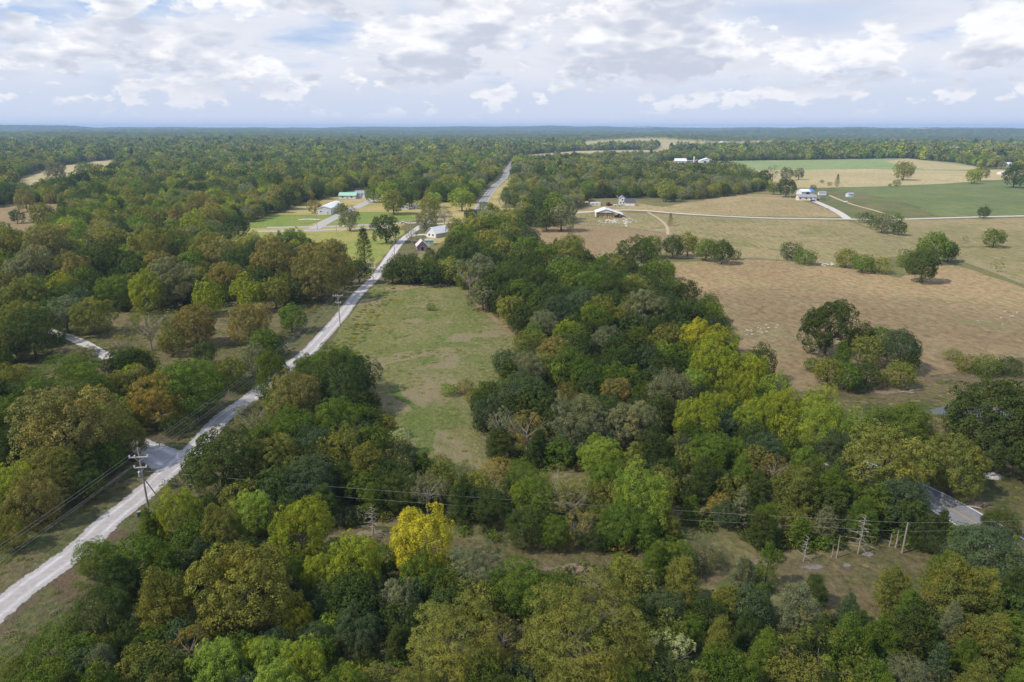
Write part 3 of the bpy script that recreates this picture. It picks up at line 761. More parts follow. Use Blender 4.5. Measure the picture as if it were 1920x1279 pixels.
COLS = {  # leaf colours
 'dg': ((.070, .098, .026), 'dark green'), 'bg': ((.078, .112, .050), 'blue-green'), 'mg': ((.112, .165, .026), 'mid green'),
 'og': ((.180, .190, .042), 'olive green'), 'yg': ((.225, .265, .028), 'yellow-green'), 'yl': ((.37, .35, .03), 'golden yellow'),
 'br': ((.205, .185, .058), 'tan brown'), 'or': ((.265, .205, .048), 'orange brown'), 'gy': ((.165, .180, .090), 'grey-green'),
 'lg': ((.200, .270, .040), 'bright green'), 'pl': ((.34, .38, .17), 'pale lime'), 'dy': ((.27, .235, .19), 'bare greyish')}
SHAPE = {'b': 'rounded', 't': 'upright', 'o': 'broad oak-like', 'f': 'feathery', 's': 'sparse', 'h': 'low', 'c': 'conical', 'n': 'slender'}
KINDN = {'b': ('tree', 'tree'), 't': ('tree', 'tree'), 'o': ('tree', 'tree'), 'f': ('tree', 'tree'), 's': ('tree', 'tree'), 'h': ('shrub', 'shrub'), 'c': ('cedar_tree', 'cedar'), 'n': ('cedar_tree', 'cedar')}
ORD = 'first second third fourth fifth sixth seventh eighth ninth tenth eleventh twelfth thirteenth fourteenth fifteenth'.split()

# area phrase: crown centre x, y and crown width in photo pixels, shape, colour
TREES = {
 'in the roadside thicket below the power pole': """178 1043 62 b mg; 228 1096 82 c dg; 300 1066 86 c mg; 278 990 58 c mg; 333 966 80 t yg; 416 996 72 t og; 376 1046 58 c bg;
  300 1150 118 c og; 322 1098 50 s br; 195 1152 100 b dg; 92 1232 125 h mg; 205 1206 46 s br; 266 1242 76 c dg; 352 1212 80 s or; 200 1268 84 c gy; 336 1272 60 t yg; 40 1262 70 h og; 405 1052 50 c mg; 245 1190 60 b dg; 30 1310 90 h mg; 130 1310 90 c dg""",
 'in the yellowing wood along the lower edge': """478 962 84 t lg; 563 1002 106 t yg; 462 1104 185 o og; 410 1258 104 t lg; 478 1238 76 t yg; 670 1066 106 t yg; 785 1020 126 t yl; 598 1082 62 t yg;
  552 1160 64 t yl; 612 1130 62 t bg; 697 1110 64 t bg; 742 1130 76 t gy; 672 1186 80 t bg; 770 1152 60 b bg; 745 1215 62 c dg; 850 1202 168 f og; 893 1072 112 f gy; 586 1200 60 b bg; 620 1176 52 t lg; 500 1246 80 t lg;
  570 1256 92 t yg; 655 1272 50 t yg; 712 1266 50 s gy; 790 1082 80 t mg; 832 1094 72 b dg; 945 1190 76 s br; 966 1105 104 b mg; 935 1252 72 o og; 540 1075 60 b mg; 430 1180 70 b dg; 520 1300 100 t lg; 640 1320 100 t mg; 780 1310 100 f og; 930 1320 90 b dg; 720 1046 52 b mg""",
 'in the cedar stand at the lower centre': """1095 1192 236 f og; 1003 1120 92 b mg; 1160 1077 64 c mg; 1215 1106 52 c gy; 1282 1104 92 c og; 1228 1062 74 c mg; 1262 1042 70 b mg; 1240 1150 88 b bg; 1290 1182 62 b mg; 1250 1232 90 s pl;
  1390 1090 66 c gy; 1365 1136 70 c og; 1425 1130 62 c mg; 1350 1202 74 c og; 1436 1226 80 c mg; 1438 1066 50 n mg; 1330 1258 74 c mg; 1310 1040 80 h gy; 1200 1120 60 b dg; 1400 1180 62 c dg; 1180 1290 110 b mg; 1300 1310 90 c og; 1400 1290 90 c mg; 1060 1320 120 t og""",
 'in the cedar stand below the dry clearing': """1497 1150 94 c gy; 1585 1222 104 c mg; 1652 1206 84 c mg; 1672 1110 76 c og; 1706 1146 66 c mg; 1590 1150 64 c bg; 1612 1182 62 c dg; 1780 1122 118 c og; 1846 1128 92 c og; 1772 1088 80 c mg;
  1780 1186 56 n gy; 1736 1196 62 c mg; 1866 1212 98 c og; 1806 1236 66 c mg; 1758 1252 50 n bg; 1912 1200 84 b mg; 1846 1036 118 b bg; 1872 986 62 b dg; 1908 1062 72 t og; 1896 1122 82 c dg; 1546 1266 58 c lg; 1480 1272 54 c mg; 1706 1270 78 b gy;
  1530 1110 56 c dg; 1540 1200 70 c dg; 1640 1290 90 c mg; 1830 1290 90 c og; 1550 1310 80 c dg; 1920 1290 90 c mg""",
 'behind the dead cedars': """1692 938 90 b bg; 1622 978 64 c mg; 1548 985 52 c gy; 1500 1000 50 c mg; 1438 982 62 c mg; 1505 926 76 c og; 1560 920 62 c mg; 1737 1010 62 h dg; 1768 985 40 c dg; 1802 1002 52 h mg; 1391 958 44 n gy; 1430 1000 58 c dg; 1350 950 46 b or; 1298 960 48 c mg; 1640 930 62 c dg""",
 'in the thicket above the overhead wires': """1205 938 104 t lg; 1226 962 42 b og; 1252 988 58 c og; 1165 986 76 b mg; 1070 934 78 s br; 994 936 82 b mg; 1086 986 62 s br; 986 986 72 b dg; 1112 1004 70 h dg; 1120 932 40 s og; 870 940 72 c dg; 870 892 56 h gy; 937 878 52 h or; 980 892 62 h mg; 1044 914 74 s og; 1128 852 76 b lg; 1188 876 68 c og; 1142 905 78 b mg; 920 950 70 b dg; 1040 1000 60 b mg; 1210 1000 66 c mg""",
 'in the wood between road and meadow': """414 872 128 o dg; 505 862 104 o og; 578 900 98 b bg; 595 838 78 b bg; 663 834 70 b bg; 690 876 74 c og; 650 906 62 c dg; 697 942 56 c mg; 746 830 44 t pl; 757 872 46 s br; 795 872 40 c mg; 752 915 74 b dg; 800 920 72 s gy; 768 936 48 c mg;
  548 806 88 b mg; 632 788 88 b mg; 656 806 62 b bg; 560 746 94 b br; 530 758 54 b lg; 512 709 60 b mg 7.5; 628 682 92 f mg; 637 712 104 b dg; 578 696 58 b mg; 652 748 72 b dg; 470 782 62 s br; 722 800 44 b og; 620 850 60 b dg; 540 940 60 b dg; 610 950 70 c dg; 700 790 50 b dg; 322 905 24 h dg; 300 998 22 h mg""",
 'at the meadow end of the long tree belt': """913 776 56 t bg; 945 796 62 s gy; 985 738 84 b bg; 1003 758 78 o dg; 988 806 78 s br; 950 680 50 b bg; 985 692 62 b gy; 1038 662 68 o br; 1000 634 40 t mg; 1063 627 54 b yg; 1138 642 62 o gy; 1043 702 38 t lg; 1085 797 100 o gy; 1182 798 102 o gy; 1130 692 56 b dg; 1105 726 52 b dg; 1155 736 58 o br; 940 838 60 c dg; 1010 845 60 c dg; 1120 770 50 b dg""",
 'in the yellow-green middle of the tree belt': """1182 660 46 t yg; 1214 650 44 b yg; 1243 664 42 t lg; 1182 710 40 t yg; 1256 742 88 b gy; 1230 710 52 b bg; 1310 642 80 t yl; 1366 640 40 t yg; 1342 692 86 t yg; 1396 702 74 t yg; 1390 738 70 t yg; 1305 790 76 t yg; 1352 766 60 t yg; 1360 800 50 b bg; 1402 790 60 t lg; 1290 858 46 t og; 1262 844 40 t og; 1328 850 74 b mg; 1366 848 42 t mg; 1300 720 56 t lg; 1210 755 50 b dg; 1230 830 50 b dg; 1320 905 70 c dg""",
 'at the pasture end of the long tree belt': """1655 862 142 o og; 1540 772 68 t yg; 1468 766 62 t yg; 1408 698 58 t yg; 1600 796 46 t lg; 1540 808 80 t lg; 1565 838 64 b bg; 1472 808 54 t yg; 1425 786 64 t yg; 1430 846 60 b bg; 1452 878 58 s br; 1480 840 46 c mg; 1390 896 62 c mg; 1378 855 56 t mg; 1510 870 60 t mg; 1450 735 54 t lg; 1590 890 60 b dg; 1420 920 60 c dg""",
 'beside the pond': """1862 786 168 o dg; 1700 797 78 b mg; 1755 803 58 s br; 1790 872 112 o og; 1662 806 54 b dg; 1960 850 120 o dg""",
 'in the clump on the brown pasture': """1553 616 98 o dg; 1618 630 44 b dg; 1655 634 40 b mg; 1625 656 54 b og; 1690 655 68 b bg; 1580 668 40 c mg; 1553 694 52 b og; 1592 706 50 b mg; 1625 702 46 b dg; 1690 700 48 b og; 1655 706 18 t yg; 1527 684 38 h mg; 1612 722 38 h dg; 1705 680 40 b dg; 1812 682 42 h og; 1787 666 28 h og; 1853 686 50 h mg; 1892 686 46 h dg""",
 'in the belt beside the meadow track': """1045 590 62 b bg; 1020 610 58 b gy; 985 598 58 o dg; 958 582 52 b og; 1118 606 64 b mg; 1145 578 62 o dg; 1210 585 78 o gy; 1256 592 72 o dg; 1292 582 54 o dg; 1330 592 48 b mg; 1346 612 42 b dg; 1090 570 60 b bg; 1080 612 50 b dg; 1180 612 54 o dg; 1290 625 50 o dg; 1010 570 48 b dg; 1345 650 46 b dg""",
 'in the belt behind the brown pasture': """897 510 62 o gy; 880 522 46 s br; 917 488 48 b dg; 977 488 54 b dg; 987 464 44 b mg; 1020 484 54 b mg; 1067 476 62 b og; 1093 494 48 b dg; 1060 512 54 b mg; 960 522 62 b dg; 937 549 58 o dg; 905 554 52 o gy; 977 555 62 o mg; 1010 532 58 b dg; 1043 555 58 b dg; 1070 539 52 b mg; 1110 539 62 b mg; 1143 555 62 b dg; 1177 555 58 b dg; 1160 528 42 b dg; 1190 541 54 b og; 1240 556 54 o dg; 1190 480 70 o dg; 1250 506 32 b og; 1226 541 50 b dg""",
 'in the hedge behind the meadow': """752 503 48 b dg; 775 508 44 b dg; 805 508 48 b dg; 843 505 50 b og; 877 478 56 b dg; 870 441 44 b mg; 893 426 50 b og; 927 425 48 b mg; 953 441 48 b og; 913 453 52 b og; 860 464 42 b dg; 943 469 48 b og; 838 478 32 b dg; 735 508 40 b dg; 870 510 40 b dg""",
 'beside the gravel road bend by the meadow': """355 722 108 b mg; 297 752 90 o or; 258 728 58 t br; 212 736 68 o og; 252 710 48 t yg; 210 770 58 t lg; 240 826 68 o og; 383 662 42 b dg; 495 640 54 b mg; 480 671 54 b gy; 432 690 52 b og; 405 706 44 b og; 465 606 72 o br; 545 596 48 b mg; 450 720 44 h dg; 515 655 44 h dg; 330 800 50 h dg""",
 'in the tan woods at the western roadside': """118 802 168 o br; 130 726 128 f mg; 60 745 84 f dg; 150 690 76 o gy; 232 682 58 b dg; 264 680 52 b og; 95 886 102 f og; 34 918 88 t yg; 66 940 82 t br; 150 880 66 b dg; 20 1000 56 t og; 165 905 58 b dg; 20 725 84 b og; 12 782 84 b mg; 277 610 74 s og; 325 602 48 s og; 365 606 80 o br; 320 642 46 b og; 222 642 42 s br; 10 860 80 b dg; -10 950 80 f og; 40 830 60 b dg; 200 860 54 b mg""",
 'in the oak woods at the west edge': """40 602 84 o og; 60 628 88 o dg; 122 590 64 o gy; 172 592 68 o og; 5 602 42 t yg; 15 646 60 o og; 217 546 62 b mg; 275 546 64 t yg; 322 530 84 o gy; 262 514 62 o dg; 45 560 80 o og; 110 546 48 t yg; 55 506 84 o gy; 140 510 58 t br; 190 494 72 o dg; 245 498 62 o dg; 88 463 78 o br; 143 471 42 t yg; 20 466 62 o og; 175 454 48 s br; 213 451 52 b og; 280 466 68 t og; 300 498 62 o br""",
 'in the mixed woods west of the road': """390 560 52 t yg; 425 526 64 o br; 465 554 54 t yg; 515 549 54 b og; 560 541 48 b dg; 450 491 60 b dg; 520 496 80 o br; 600 516 90 o br; 583 481 54 o br; 388 466 62 b og; 415 481 62 o br; 360 491 52 b mg; 323 468 50 b dg; 362 424 44 t yg; 445 426 46 b dg; 383 391 56 o br; 625 476 60 o br; 672 506 44 b dg; 683 476 40 n dg; 645 520 40 b dg; 578 479 42 b mg; 360 540 50 b dg; 490 530 50 b dg""",
 'in the open meadow': """842 731 32 h lg; 872 726 36 h br; 808 576 18 h mg; 884 745 26 h og; 770 872 40 h mg; 826 868 44 h og; 900 545 20 h og""",
 'beside the village crossroads': """655 412 34 t gy; 723 429 50 o dg; 800 414 36 o gy; 833 400 30 s dy; 883 403 27 b dg; 727 362 44 b lg; 737 378 44 o og; 772 368 32 b mg; 848 358 34 b mg; 866 371 42 b lg; 805 385 38 b og; 826 360 28 b mg; 772 440 26 s gy; 746 352 36 b mg; 760 374 30 b dg; 790 352 36 b dg; 815 374 26 b lg; 842 346 32 b og; 878 362 32 b dg; 700 362 30 b mg; 712 345 32 o og; 640 392 24 b og; 590 386 24 b br""",
 'round the church east of the highway': """983 393 30 b dg; 1010 388 46 b dg; 1040 390 48 b mg; 1053 405 48 b gy; 965 415 30 b mg; 1025 410 40 b dg; 995 404 38 o dg; 1062 392 36 o gy""",
 'along the hedgerow on the olive pasture': """1222 461 38 b mg; 1262 463 38 b dg; 1290 458 38 b og; 1325 466 40 b mg; 1355 471 42 b dg; 1378 479 24 h dg; 1485 473 42 h dg; 1510 482 42 h mg; 1588 482 34 b og; 1619 492 34 b mg; 1650 498 42 h og; 1750 464 52 b mg; 1780 471 34 b dg; 1715 483 42 h dg; 1697 491 28 h mg; 1731 500 56 o dg; 1686 427 26 o dg; 1655 417 34 b gy; 1640 418 24 h dg; 1866 444 34 b mg; 1845 397 21 b dg; 1810 446 13 s gy; 1870 497 19 s mg; 1257 413 12 n gy; 1622 409 26 h dg; 1650 410 26 h og; 1684 410 22 h mg""",
 'in the far tan hay field': """1696 318 33 b og; 1446 325 24 s gy; 1475 325 24 o gy; 1498 326 20 o gy; 1475 351 34 o dg; 1451 352 22 b mg; 1541 340 9 h gy; 1556 345 9 h og; 1570 341 11 n dg; 1669 347 7 h mg; 1682 344 15 h mg; 1824 330 24 b yg; 1841 325 24 b og; 1905 327 42 b dg; 103 320 34 o gy; 160 319 28 b mg; 47 376 34 t br; 30 404 25 b dg; 80 402 44 o og; 1525 352 12 h dg""",
}
AREA_FIX = {}
HANDS = []      # x, y, radius in metres of every tree placed one by one
recs = []
for area, txt in TREES.items():
    for it in txt.replace('\n', ' ').split(';'):
        q = it.split()
        if len(q) < 5: continue
        px, py, wpx, typ, col = float(q[0]), float(q[1]), float(q[2]), q[3], q[4]
        T = TYPES[typ]; wm = 8.0
        for _ in range(6):                                    # crown centre height follows the crown's width
            zc = wm * (T['cz'] if 'cz' in T else T['h'] * .42)
            if len(q) > 5: zc = float(q[5])
            p = G(px, py, zc); wm = (1.0 if typ in 'cn' else 1.07) * wpx * depth(p) / 1280.0
        recs.append(dict(area=area, px=px, py=py, w=wm, typ=typ, col=col, x=p.x, y=p.y, wpx=wpx, hz=(zc / (wm * T['cz']) if len(q) > 5 and 'cz' in T else 1.0)))
        HANDS.append((p.x, p.y, wm / 2))
# words that single each one out
import collections
grp = collections.defaultdict(list)
for r_ in recs: grp[(r_['area'], r_['typ'], r_['col'])].append(r_)
for (area, typ, col), L in grp.items():
    L.sort(key=lambda r_: r_['px']); base = f"{COLS[col][1]} {SHAPE[typ]} {KINDN[typ][1]} {area}"
    if len(L) > 1:
        big = max(L, key=lambda r_: r_['wpx']); sml = min(L, key=lambda r_: r_['wpx']); others = sorted(q['wpx'] for q in L)
        for i, r_ in enumerate(L):
            if len(L) == 2: r_['label'] = ('larger ' if r_ is big else 'smaller ') + base if others[1] > others[0] * 1.12 else base + (', the left one' if i == 0 else ', the right one')
            else: r_['label'] = base + (', leftmost' if i == 0 else ', rightmost' if i == len(L) - 1 else f', {ORD[i]} from left')
    else: L[0]['label'] = base
vrng = random.Random(5)
for r_ in recs:
    d = math.hypot(r_['x'], r_['y']); lod = 'hi' if r_['wpx'] > 54 else 'mid' if r_['wpx'] > 26 else 'low'
    cm, tm = proto(r_['typ'], lod, vrng.randrange(NV[r_['typ']]))
    nm, cat = KINDN[r_['typ']]
    t = thing(nm, r_['label'], cat, (r_['x'], r_['y'], tz(r_['x'], r_['y'])), vrng.uniform(0, 6.28), f"{cat}s {r_['area']}")
    s = r_['w']; sz = s * vrng.uniform(.94, 1.06) * r_['hz']; t.scale = (s, s, sz)
    c0 = COLS[r_['col']][0]; k = vrng.uniform(.98, 1.22); hu = vrng.uniform(-.06, .06)
    c = link('crown', cm, t); c.color = (min(1, c0[0] * k * (1 + hu)), min(1, c0[1] * k), min(1, c0[2] * k * (1 - hu)), 1)
    link('trunk', tm, t)
N_HAND = len(recs)

# ------------------------------------------------------------------ the woods beyond: one mass of thousands of trees
PC = bpy.data.collections.new('forest_tree_kinds')
def forest_proto(i, typ, seed, n, leaf):
    v, f, V = crown_arrays(typ, seed, n, leaf)
    tb = trunk_mb(typ, seed, 3, 0, 5)
    quads = [q for q in tb.f if len(q) == 4]
    v2 = np.concatenate([v, np.array([tuple(q) for q in tb.v])]); f2 = np.concatenate([f, np.array(quads) + len(v)])
    V2 = np.concatenate([V, np.tile([.5, .2, 0, 1], (len(tb.v), 1))])
    me = np_mesh('forest_tree', v2, f2, [M_leafs, M_bark], {'v': ('FLOAT_COLOR', V2.astype(np.float32))}, [0] * len(f) + [1] * len(quads))
    o = bpy.data.objects.new('forest_tree_kind_%02d' % i, me); PC.objects.link(o)


kinds_ = ['b', 'o', 'b', 't', 's', 'b', 'o', 'c']
pi = 0
for (n, leaf) in ((6000, .039), (620, .115), (170, .21)):
    for k, ty in enumerate(kinds_):
        forest_proto(pi, ty, 900 + k, int(n * FAC[ty]), leaf); pi += 1
for k in range(3):
    forest_proto(pi, 'h', 950 + k, 420, .13); pi += 1


def gn_scatter(name, pts, scl, rot, col, pid, label):
    me = np_mesh(name, pts, np.zeros((0, 3), np.int32), [], {'scl': ('FLOAT_VECTOR', scl.astype(np.float32)), 'rot': ('FLOAT_VECTOR', rot.astype(np.float32)), 'col': ('FLOAT_COLOR', col.astype(np.float32)), 'pid': ('INT', pid.astype(np.int32))})
    o = link(name, me); kind(o, 'stuff', label)
    ng = bpy.data.node_groups.new(name, 'GeometryNodeTree')
    ng.interface.new_socket('Geometry', in_out='INPUT', socket_type='NodeSocketGeometry')
    ng.interface.new_socket('Geometry', in_out='OUTPUT', socket_type='NodeSocketGeometry')
    a = ng.nodes.new('NodeGroupInput'); b = ng.nodes.new('NodeGroupOutput')
    iop = ng.nodes.new('GeometryNodeInstanceOnPoints'); ci = ng.nodes.new('GeometryNodeCollectionInfo')
    ci.inputs['Collection'].default_value = PC; ci.inputs['Separate Children'].default_value = True; ci.inputs['Reset Children'].default_value = True
    L = ng.links.new; L(a.outputs[0], iop.inputs['Points']); L(ci.outputs[0], iop.inputs['Instance'])
    iop.inputs['Pick Instance'].default_value = True
    for nm, ty, s in (('scl', 'FLOAT_VECTOR', 'Scale'), ('rot', 'FLOAT_VECTOR', 'Rotation'), ('pid', 'INT', 'Instance Index')):
        na = ng.nodes.new('GeometryNodeInputNamedAttribute'); na.data_type = ty; na.inputs['Name'].default_value = nm
        L([q for q in na.outputs if q.enabled and q.name == 'Attribute'][0], iop.inputs[s])
    L(iop.outputs[0], b.inputs[0])
    md = o.modifiers.new('scatter', 'NODES'); md.node_group = ng
    return o


EAST = [(975, 425), (1085, 398), (1092, 391), (1200, 385), (1392, 365), (1445, 353), (1395, 322), (1300, 306), (1345, 302), (1500, 300), (1690, 297), (1850, 316), (2000, 322), (2100, 326), (2100, 660), (1960, 700), (1500, 735), (1380, 700), (1330, 600), (1220, 535), (1110, 500), (1000, 475)]
CLEAR = [[(G(*p).x, G(*p).y) for p in EAST]] + [[(G(*p).x, G(*p).y) for p in fb[k]] for k in ('leftfield', 'leftred', 'leftclear', 'village', 'meadow', 'brown', 'reddish', 'olive', 'roadtan', 'eastolive', 'eastgreen', 'crop', 'brush', 'fartan', 'paleg', 'fardry', 'northfield', 'foreclear', 'forestrip', 'pasturelow', 'yellowmeadow')]
HW = [(p.x, p.y) for p in LINES['highway']]; GR = [(p.x, p.y) for p in LINES['gravel']]; LN = [(p.x, p.y) for p in LINES['lane']]
RRP = [(p.x, p.y) for p in RR]; S3 = [(p.x, p.y) for p in LINES['street3']]


def pts_grid(r0, r1, sp, half=R(50)):
    """jittered points in a wedge in front of and beside the camera"""
    xs = np.arange(-r1, r1, sp); ys = np.arange(-40, r1, sp)
    X, Y = np.meshgrid(xs, ys); X = X + (np.arange(len(ys)) % 2)[:, None] * sp / 2
    X = X + rng.uniform(-.42, .42, X.shape) * sp; Y = Y + rng.uniform(-.42, .42, X.shape) * sp
    r = np.hypot(X, Y); a = np.abs(np.arctan2(X, Y))
    k = (r >= r0) & (r < r1) & (a < half)
    return X[k], Y[k]


Hx = np.array(HANDS)
def open_ground(X, Y, margin=1.0):
    """true where woods may stand"""
    ok = np.ones(X.shape, bool)
    for P in CLEAR: ok &= ~inside(P, X, Y)
    ok &= dist_poly(GR, X, Y) > 15; ok &= dist_poly(HW, X, Y) > 10; ok &= dist_poly(LN, X, Y) > 9; ok &= dist_poly(RRP, X, Y) > 12; ok &= dist_poly(S3, X, Y) > 9
    return ok


def clear_of_hand(X, Y, k):
    ok = np.ones(X.shape, bool)
    for x, y, r in HANDS: ok &= np.hypot(X - x, Y - y) > r * k
    return ok


# open strips far off where fields show between the woods, and cleared ground round the buildings
FARGAPS = [[(560, 1050), (900, 1125), (1140, 1140), (1400, 1150), (1400, 1000), (560, 975)], [(1380, 1040), (1400, 1180), (1560, 1220), (1760, 1180), (1850, 1100), (1850, 1015), (1450, 1015)], [(1430, 720), (1500, 800), (1620, 812), (1700, 785), (1760, 720), (1750, 560), (1480, 560)], [(0, 810), (0, 640), (250, 620), (250, 760), (120, 810)], [(1225, 283), (1420, 278), (1530, 272), (1420, 268), (1240, 271)], [(985, 259), (1060, 250), (1130, 253), (1060, 262)], [(1090, 281), (1220, 275), (1330, 270), (1200, 265), (1095, 269)],
           [(20, 372), (120, 354), (205, 330), (228, 300), (105, 311), (30, 335)], [(-60, 470), (40, 462), (122, 425), (120, 382), (40, 383), (-60, 397)], [(500, 306), (520, 300), (560, 301), (530, 308)], [(505, 272), (560, 268), (590, 270), (540, 274)], [(180, 250), (230, 246), (260, 250), (200, 253)],
           [(1225, 322), (1395, 321), (1390, 303), (1230, 302)], [(1835, 332), (1880, 322), (1925, 330), (1900, 336)], [(848, 332), (875, 330), (872, 322), (850, 322)], [(895, 322), (922, 320), (922, 313), (898, 313)], [(890, 304), (912, 302), (910, 297), (892, 297)], [(924, 324), (940, 322), (940, 314), (926, 314)], [(738, 500), (798, 440), (845, 424), (856, 450), (838, 466), (824, 503), (760, 506)], [(1850, 315), (1900, 306), (1915, 318)],
           [(185, 412), (240, 396), (250, 420), (190, 424)], [(1085, 398), (1100, 372), (1240, 372), (1245, 390)], [(640, 380), (650, 358), (700, 356), (705, 380)]]
GAPS = [[(G(*p).x, G(*p).y) for p in P] for P in FARGAPS]
PALETTES = {  # colour key: weight
 'near': dict(dg=.45, mg=.28, og=.17, bg=.10), 'west': dict(dg=.28, og=.27, br=.07, yg=.09, mg=.19, gy=.06, bg=.04), 'grove': dict(dg=.36, og=.31, gy=.26, mg=.07), 'far': dict(dg=.27, og=.28, mg=.22, yg=.11, gy=.08, br=.03, bg=.02)}
GROVE = [(G(*p).x, G(*p).y) for p in [(935, 400), (960, 320), (1060, 300), (1250, 302), (1400, 330), (1440, 368), (1390, 366), (1180, 392), (1080, 396)]]


def palette_cols(X, Y):
    n = len(X); out = np.ones((n, 4)); r = np.hypot(X, Y)
    reg = np.where(inside(GROVE, X, Y), 1, np.where(r < 340, 3, np.where((X < 120) & (r < 900), 0, 2)))
    for i, nm in enumerate(('west', 'grove', 'far', 'near')):
        k = np.where(reg == i)[0]; ks = list(PALETTES[nm]); p = np.array([PALETTES[nm][q] for q in ks]); p /= p.sum()
        pick = rng.choice(len(ks), len(k), p=p); C = np.array([COLS[q][0] for q in ks])
        out[k, :3] = C[pick]
    out[:, :3] *= (np.where(reg == 3, 1.0, 1.3) * rng.uniform(.78, 1.22, n))[:, None]; out[:, :3] *= rng.uniform(.93, 1.07, (n, 3))
    return out


PX = []; 
def woods(r0, r1, sp, wlo, whi, band, sink=0.0):
    X, Y = pts_grid(r0, r1, sp)
    k = open_ground(X, Y)
    X, Y = X[k], Y[k]
    for P in GAPS: k = ~inside(P, X, Y); X, Y = X[k], Y[k]
    if r0 < 700: k = clear_of_hand(X, Y, .78); X, Y = X[k], Y[k]
    w_ = rng.uniform(wlo, whi, len(X)) * (1 + .35 * (rng.random(len(X)) < .12))
    ty = rng.choice(8, len(X), p=[.2, .2, .2, .12, .04, .1, .1, .04])
    return X, Y, w_, ty + 8 * band


parts = [woods(50, 150, 5.0, 4.2, 6.5, 0), woods(150, 380, 7.0, 6.0, 9.0, 0), woods(380, 800, 8.0, 7.5, 12.0, 0), woods(800, 1500, 9.0, 9.0, 13.5, 1), woods(1500, 2700, 11.5, 11, 16.5, 2)]
X = np.concatenate([p[0] for p in parts]); Y = np.concatenate([p[1] for p in parts]); Wd = np.concatenate([p[2] for p in parts]); PID = np.concatenate([p[3] for p in parts])
n = len(X)
scl = np.stack([Wd, Wd, Wd * rng.uniform(.85, 1.15, n)], 1); rot = np.zeros((n, 3)); rot[:, 2] = rng.uniform(0, 6.28, n)
gn_scatter('distant_woods', np.stack([X, Y, terrain(X, Y)], 1), scl, rot, palette_cols(X, Y), PID, 'green and tan woods stretching away to the low hills')
print('woods', n, 'hand', N_HAND)

# brush filling the floor of the nearer woods, and weeds along the verges
X, Y = pts_grid(35, 330, 2.6)
k = open_ground(X, Y) & (dist_poly(GR, X, Y) > 8); X, Y = X[k], Y[k]
near = np.zeros(X.shape, bool)
for x, y, r in HANDS: near |= np.hypot(X - x, Y - y) < r * 1.3
k = near & (rng.random(len(X)) < .8); X, Y = X[k], Y[k]; n = len(X)
Wd = rng.uniform(1.4, 3.4, n); scl = np.stack([Wd, Wd, Wd * rng.uniform(.7, 1.2, n)], 1); rot = np.zeros((n, 3)); rot[:, 2] = rng.uniform(0, 6.28, n)
ks = ['dg', 'mg', 'og', 'gy', 'br']; C = np.array([COLS[q][0] for q in ks])[rng.choice(5, n, p=[.35, .3, .2, .1, .05])] * rng.uniform(.75, 1.25, (n, 1))
gn_scatter('undergrowth', np.stack([X, Y, terrain(X, Y) - .1], 1), scl, rot, np.concatenate([C, np.ones((n, 1))], 1), 24 + rng.integers(0, 3, n), 'tangled brush on the floor of the nearer woods')

# tufts of tall grass and weeds: verges, meadow and clearings
MEAD = [(G(*p).x, G(*p).y) for p in fb['meadow']]; OPEN = [[(G(*p).x, G(*p).y) for p in fb[k_]] for k_ in ('foreclear', 'forestrip', 'pasturelow', 'leftclear')]
X, Y = pts_grid(55, 300, 1.7)
dg_ = dist_poly(GR, X, Y); k = (dg_ > 4.6) & ((dg_ < 13) | inside(MEAD, X, Y))
for P in OPEN: k |= inside(P, X, Y)
k &= (dg_ > 4.6) & (dist_poly(RRP, X, Y) > 4.5) & (dist_poly([(p.x, p.y) for p in LINES['drive3']], X, Y) > 4.5) & (dist_poly([(p.x, p.y) for p in LINES['twotrack']], X, Y) > 2.5)
X, Y = X[k], Y[k]
nz = np.array([mnoise.noise(Vector((a * .06, b * .06, 1.7))) + .5 * mnoise.noise(Vector((a * .2, b * .2, 8))) for a, b in zip(X, Y)])
dv_ = dist_poly(GR, X, Y) < 14; k = rng.random(len(X)) < np.where(dv_, np.clip(.55 + nz * .7, .15, .95), np.clip(.22 + nz * .8, .02, .8)); X, Y, nz, dv_ = X[k], Y[k], nz[k], dv_[k]; n = len(X)
Wd = rng.uniform(.5, 1.25, n); scl = np.stack([Wd * 1.3, Wd * 1.3, Wd * .32], 1); rot = np.zeros((n, 3)); rot[:, 2] = rng.uniform(0, 6.28, n)
C = np.array([(.29, .30, .095), (.36, .32, .14), (.24, .28, .08), (.38, .33, .18)])[rng.choice(4, n, p=[.42, .25, .2, .13])] * rng.uniform(.8, 1.2, (n, 1))
C[dv_] = C[dv_] * np.array([.62, .68, .62]); scl[dv_, 2] *= 1.5
yel = inside(MEAD, X, Y) & (Y > 175) & (X < -38) & (nz > .1) & (rng.random(n) < .3); C[yel] = (.36, .29, .03)
# sparse tussocks over the grazed pastures
PAST = [[(G(*p).x, G(*p).y) for p in fb[k_]] for k_ in ('brown', 'olive', 'reddish', 'eastgreen', 'eastolive')]
X2, Y2 = pts_grid(150, 480, 3.2); k = np.zeros(X2.shape, bool)
for P in PAST: k |= inside(P, X2, Y2)
k &= dist_poly(LN, X2, Y2) > 5; X2, Y2 = X2[k], Y2[k]
nz = np.array([mnoise.noise(Vector((a * .03, b * .02, 5.7))) + .5 * mnoise.noise(Vector((a * .12, b * .09, 2))) for a, b in zip(X2, Y2)])
k = rng.random(len(X2)) < np.clip(.04 + nz * .4, .004, .4); X2, Y2 = X2[k], Y2[k]; n2 = len(X2)
W2 = rng.uniform(.4, 1.1, n2); r2 = np.zeros((n2, 3)); r2[:, 2] = rng.uniform(0, 6.28, n2)
C2 = np.array([(.34, .29, .14), (.42, .33, .20), (.24, .26, .09)])[rng.choice(3, n2, p=[.45, .33, .22])] * rng.uniform(.8, 1.2, (n2, 1))
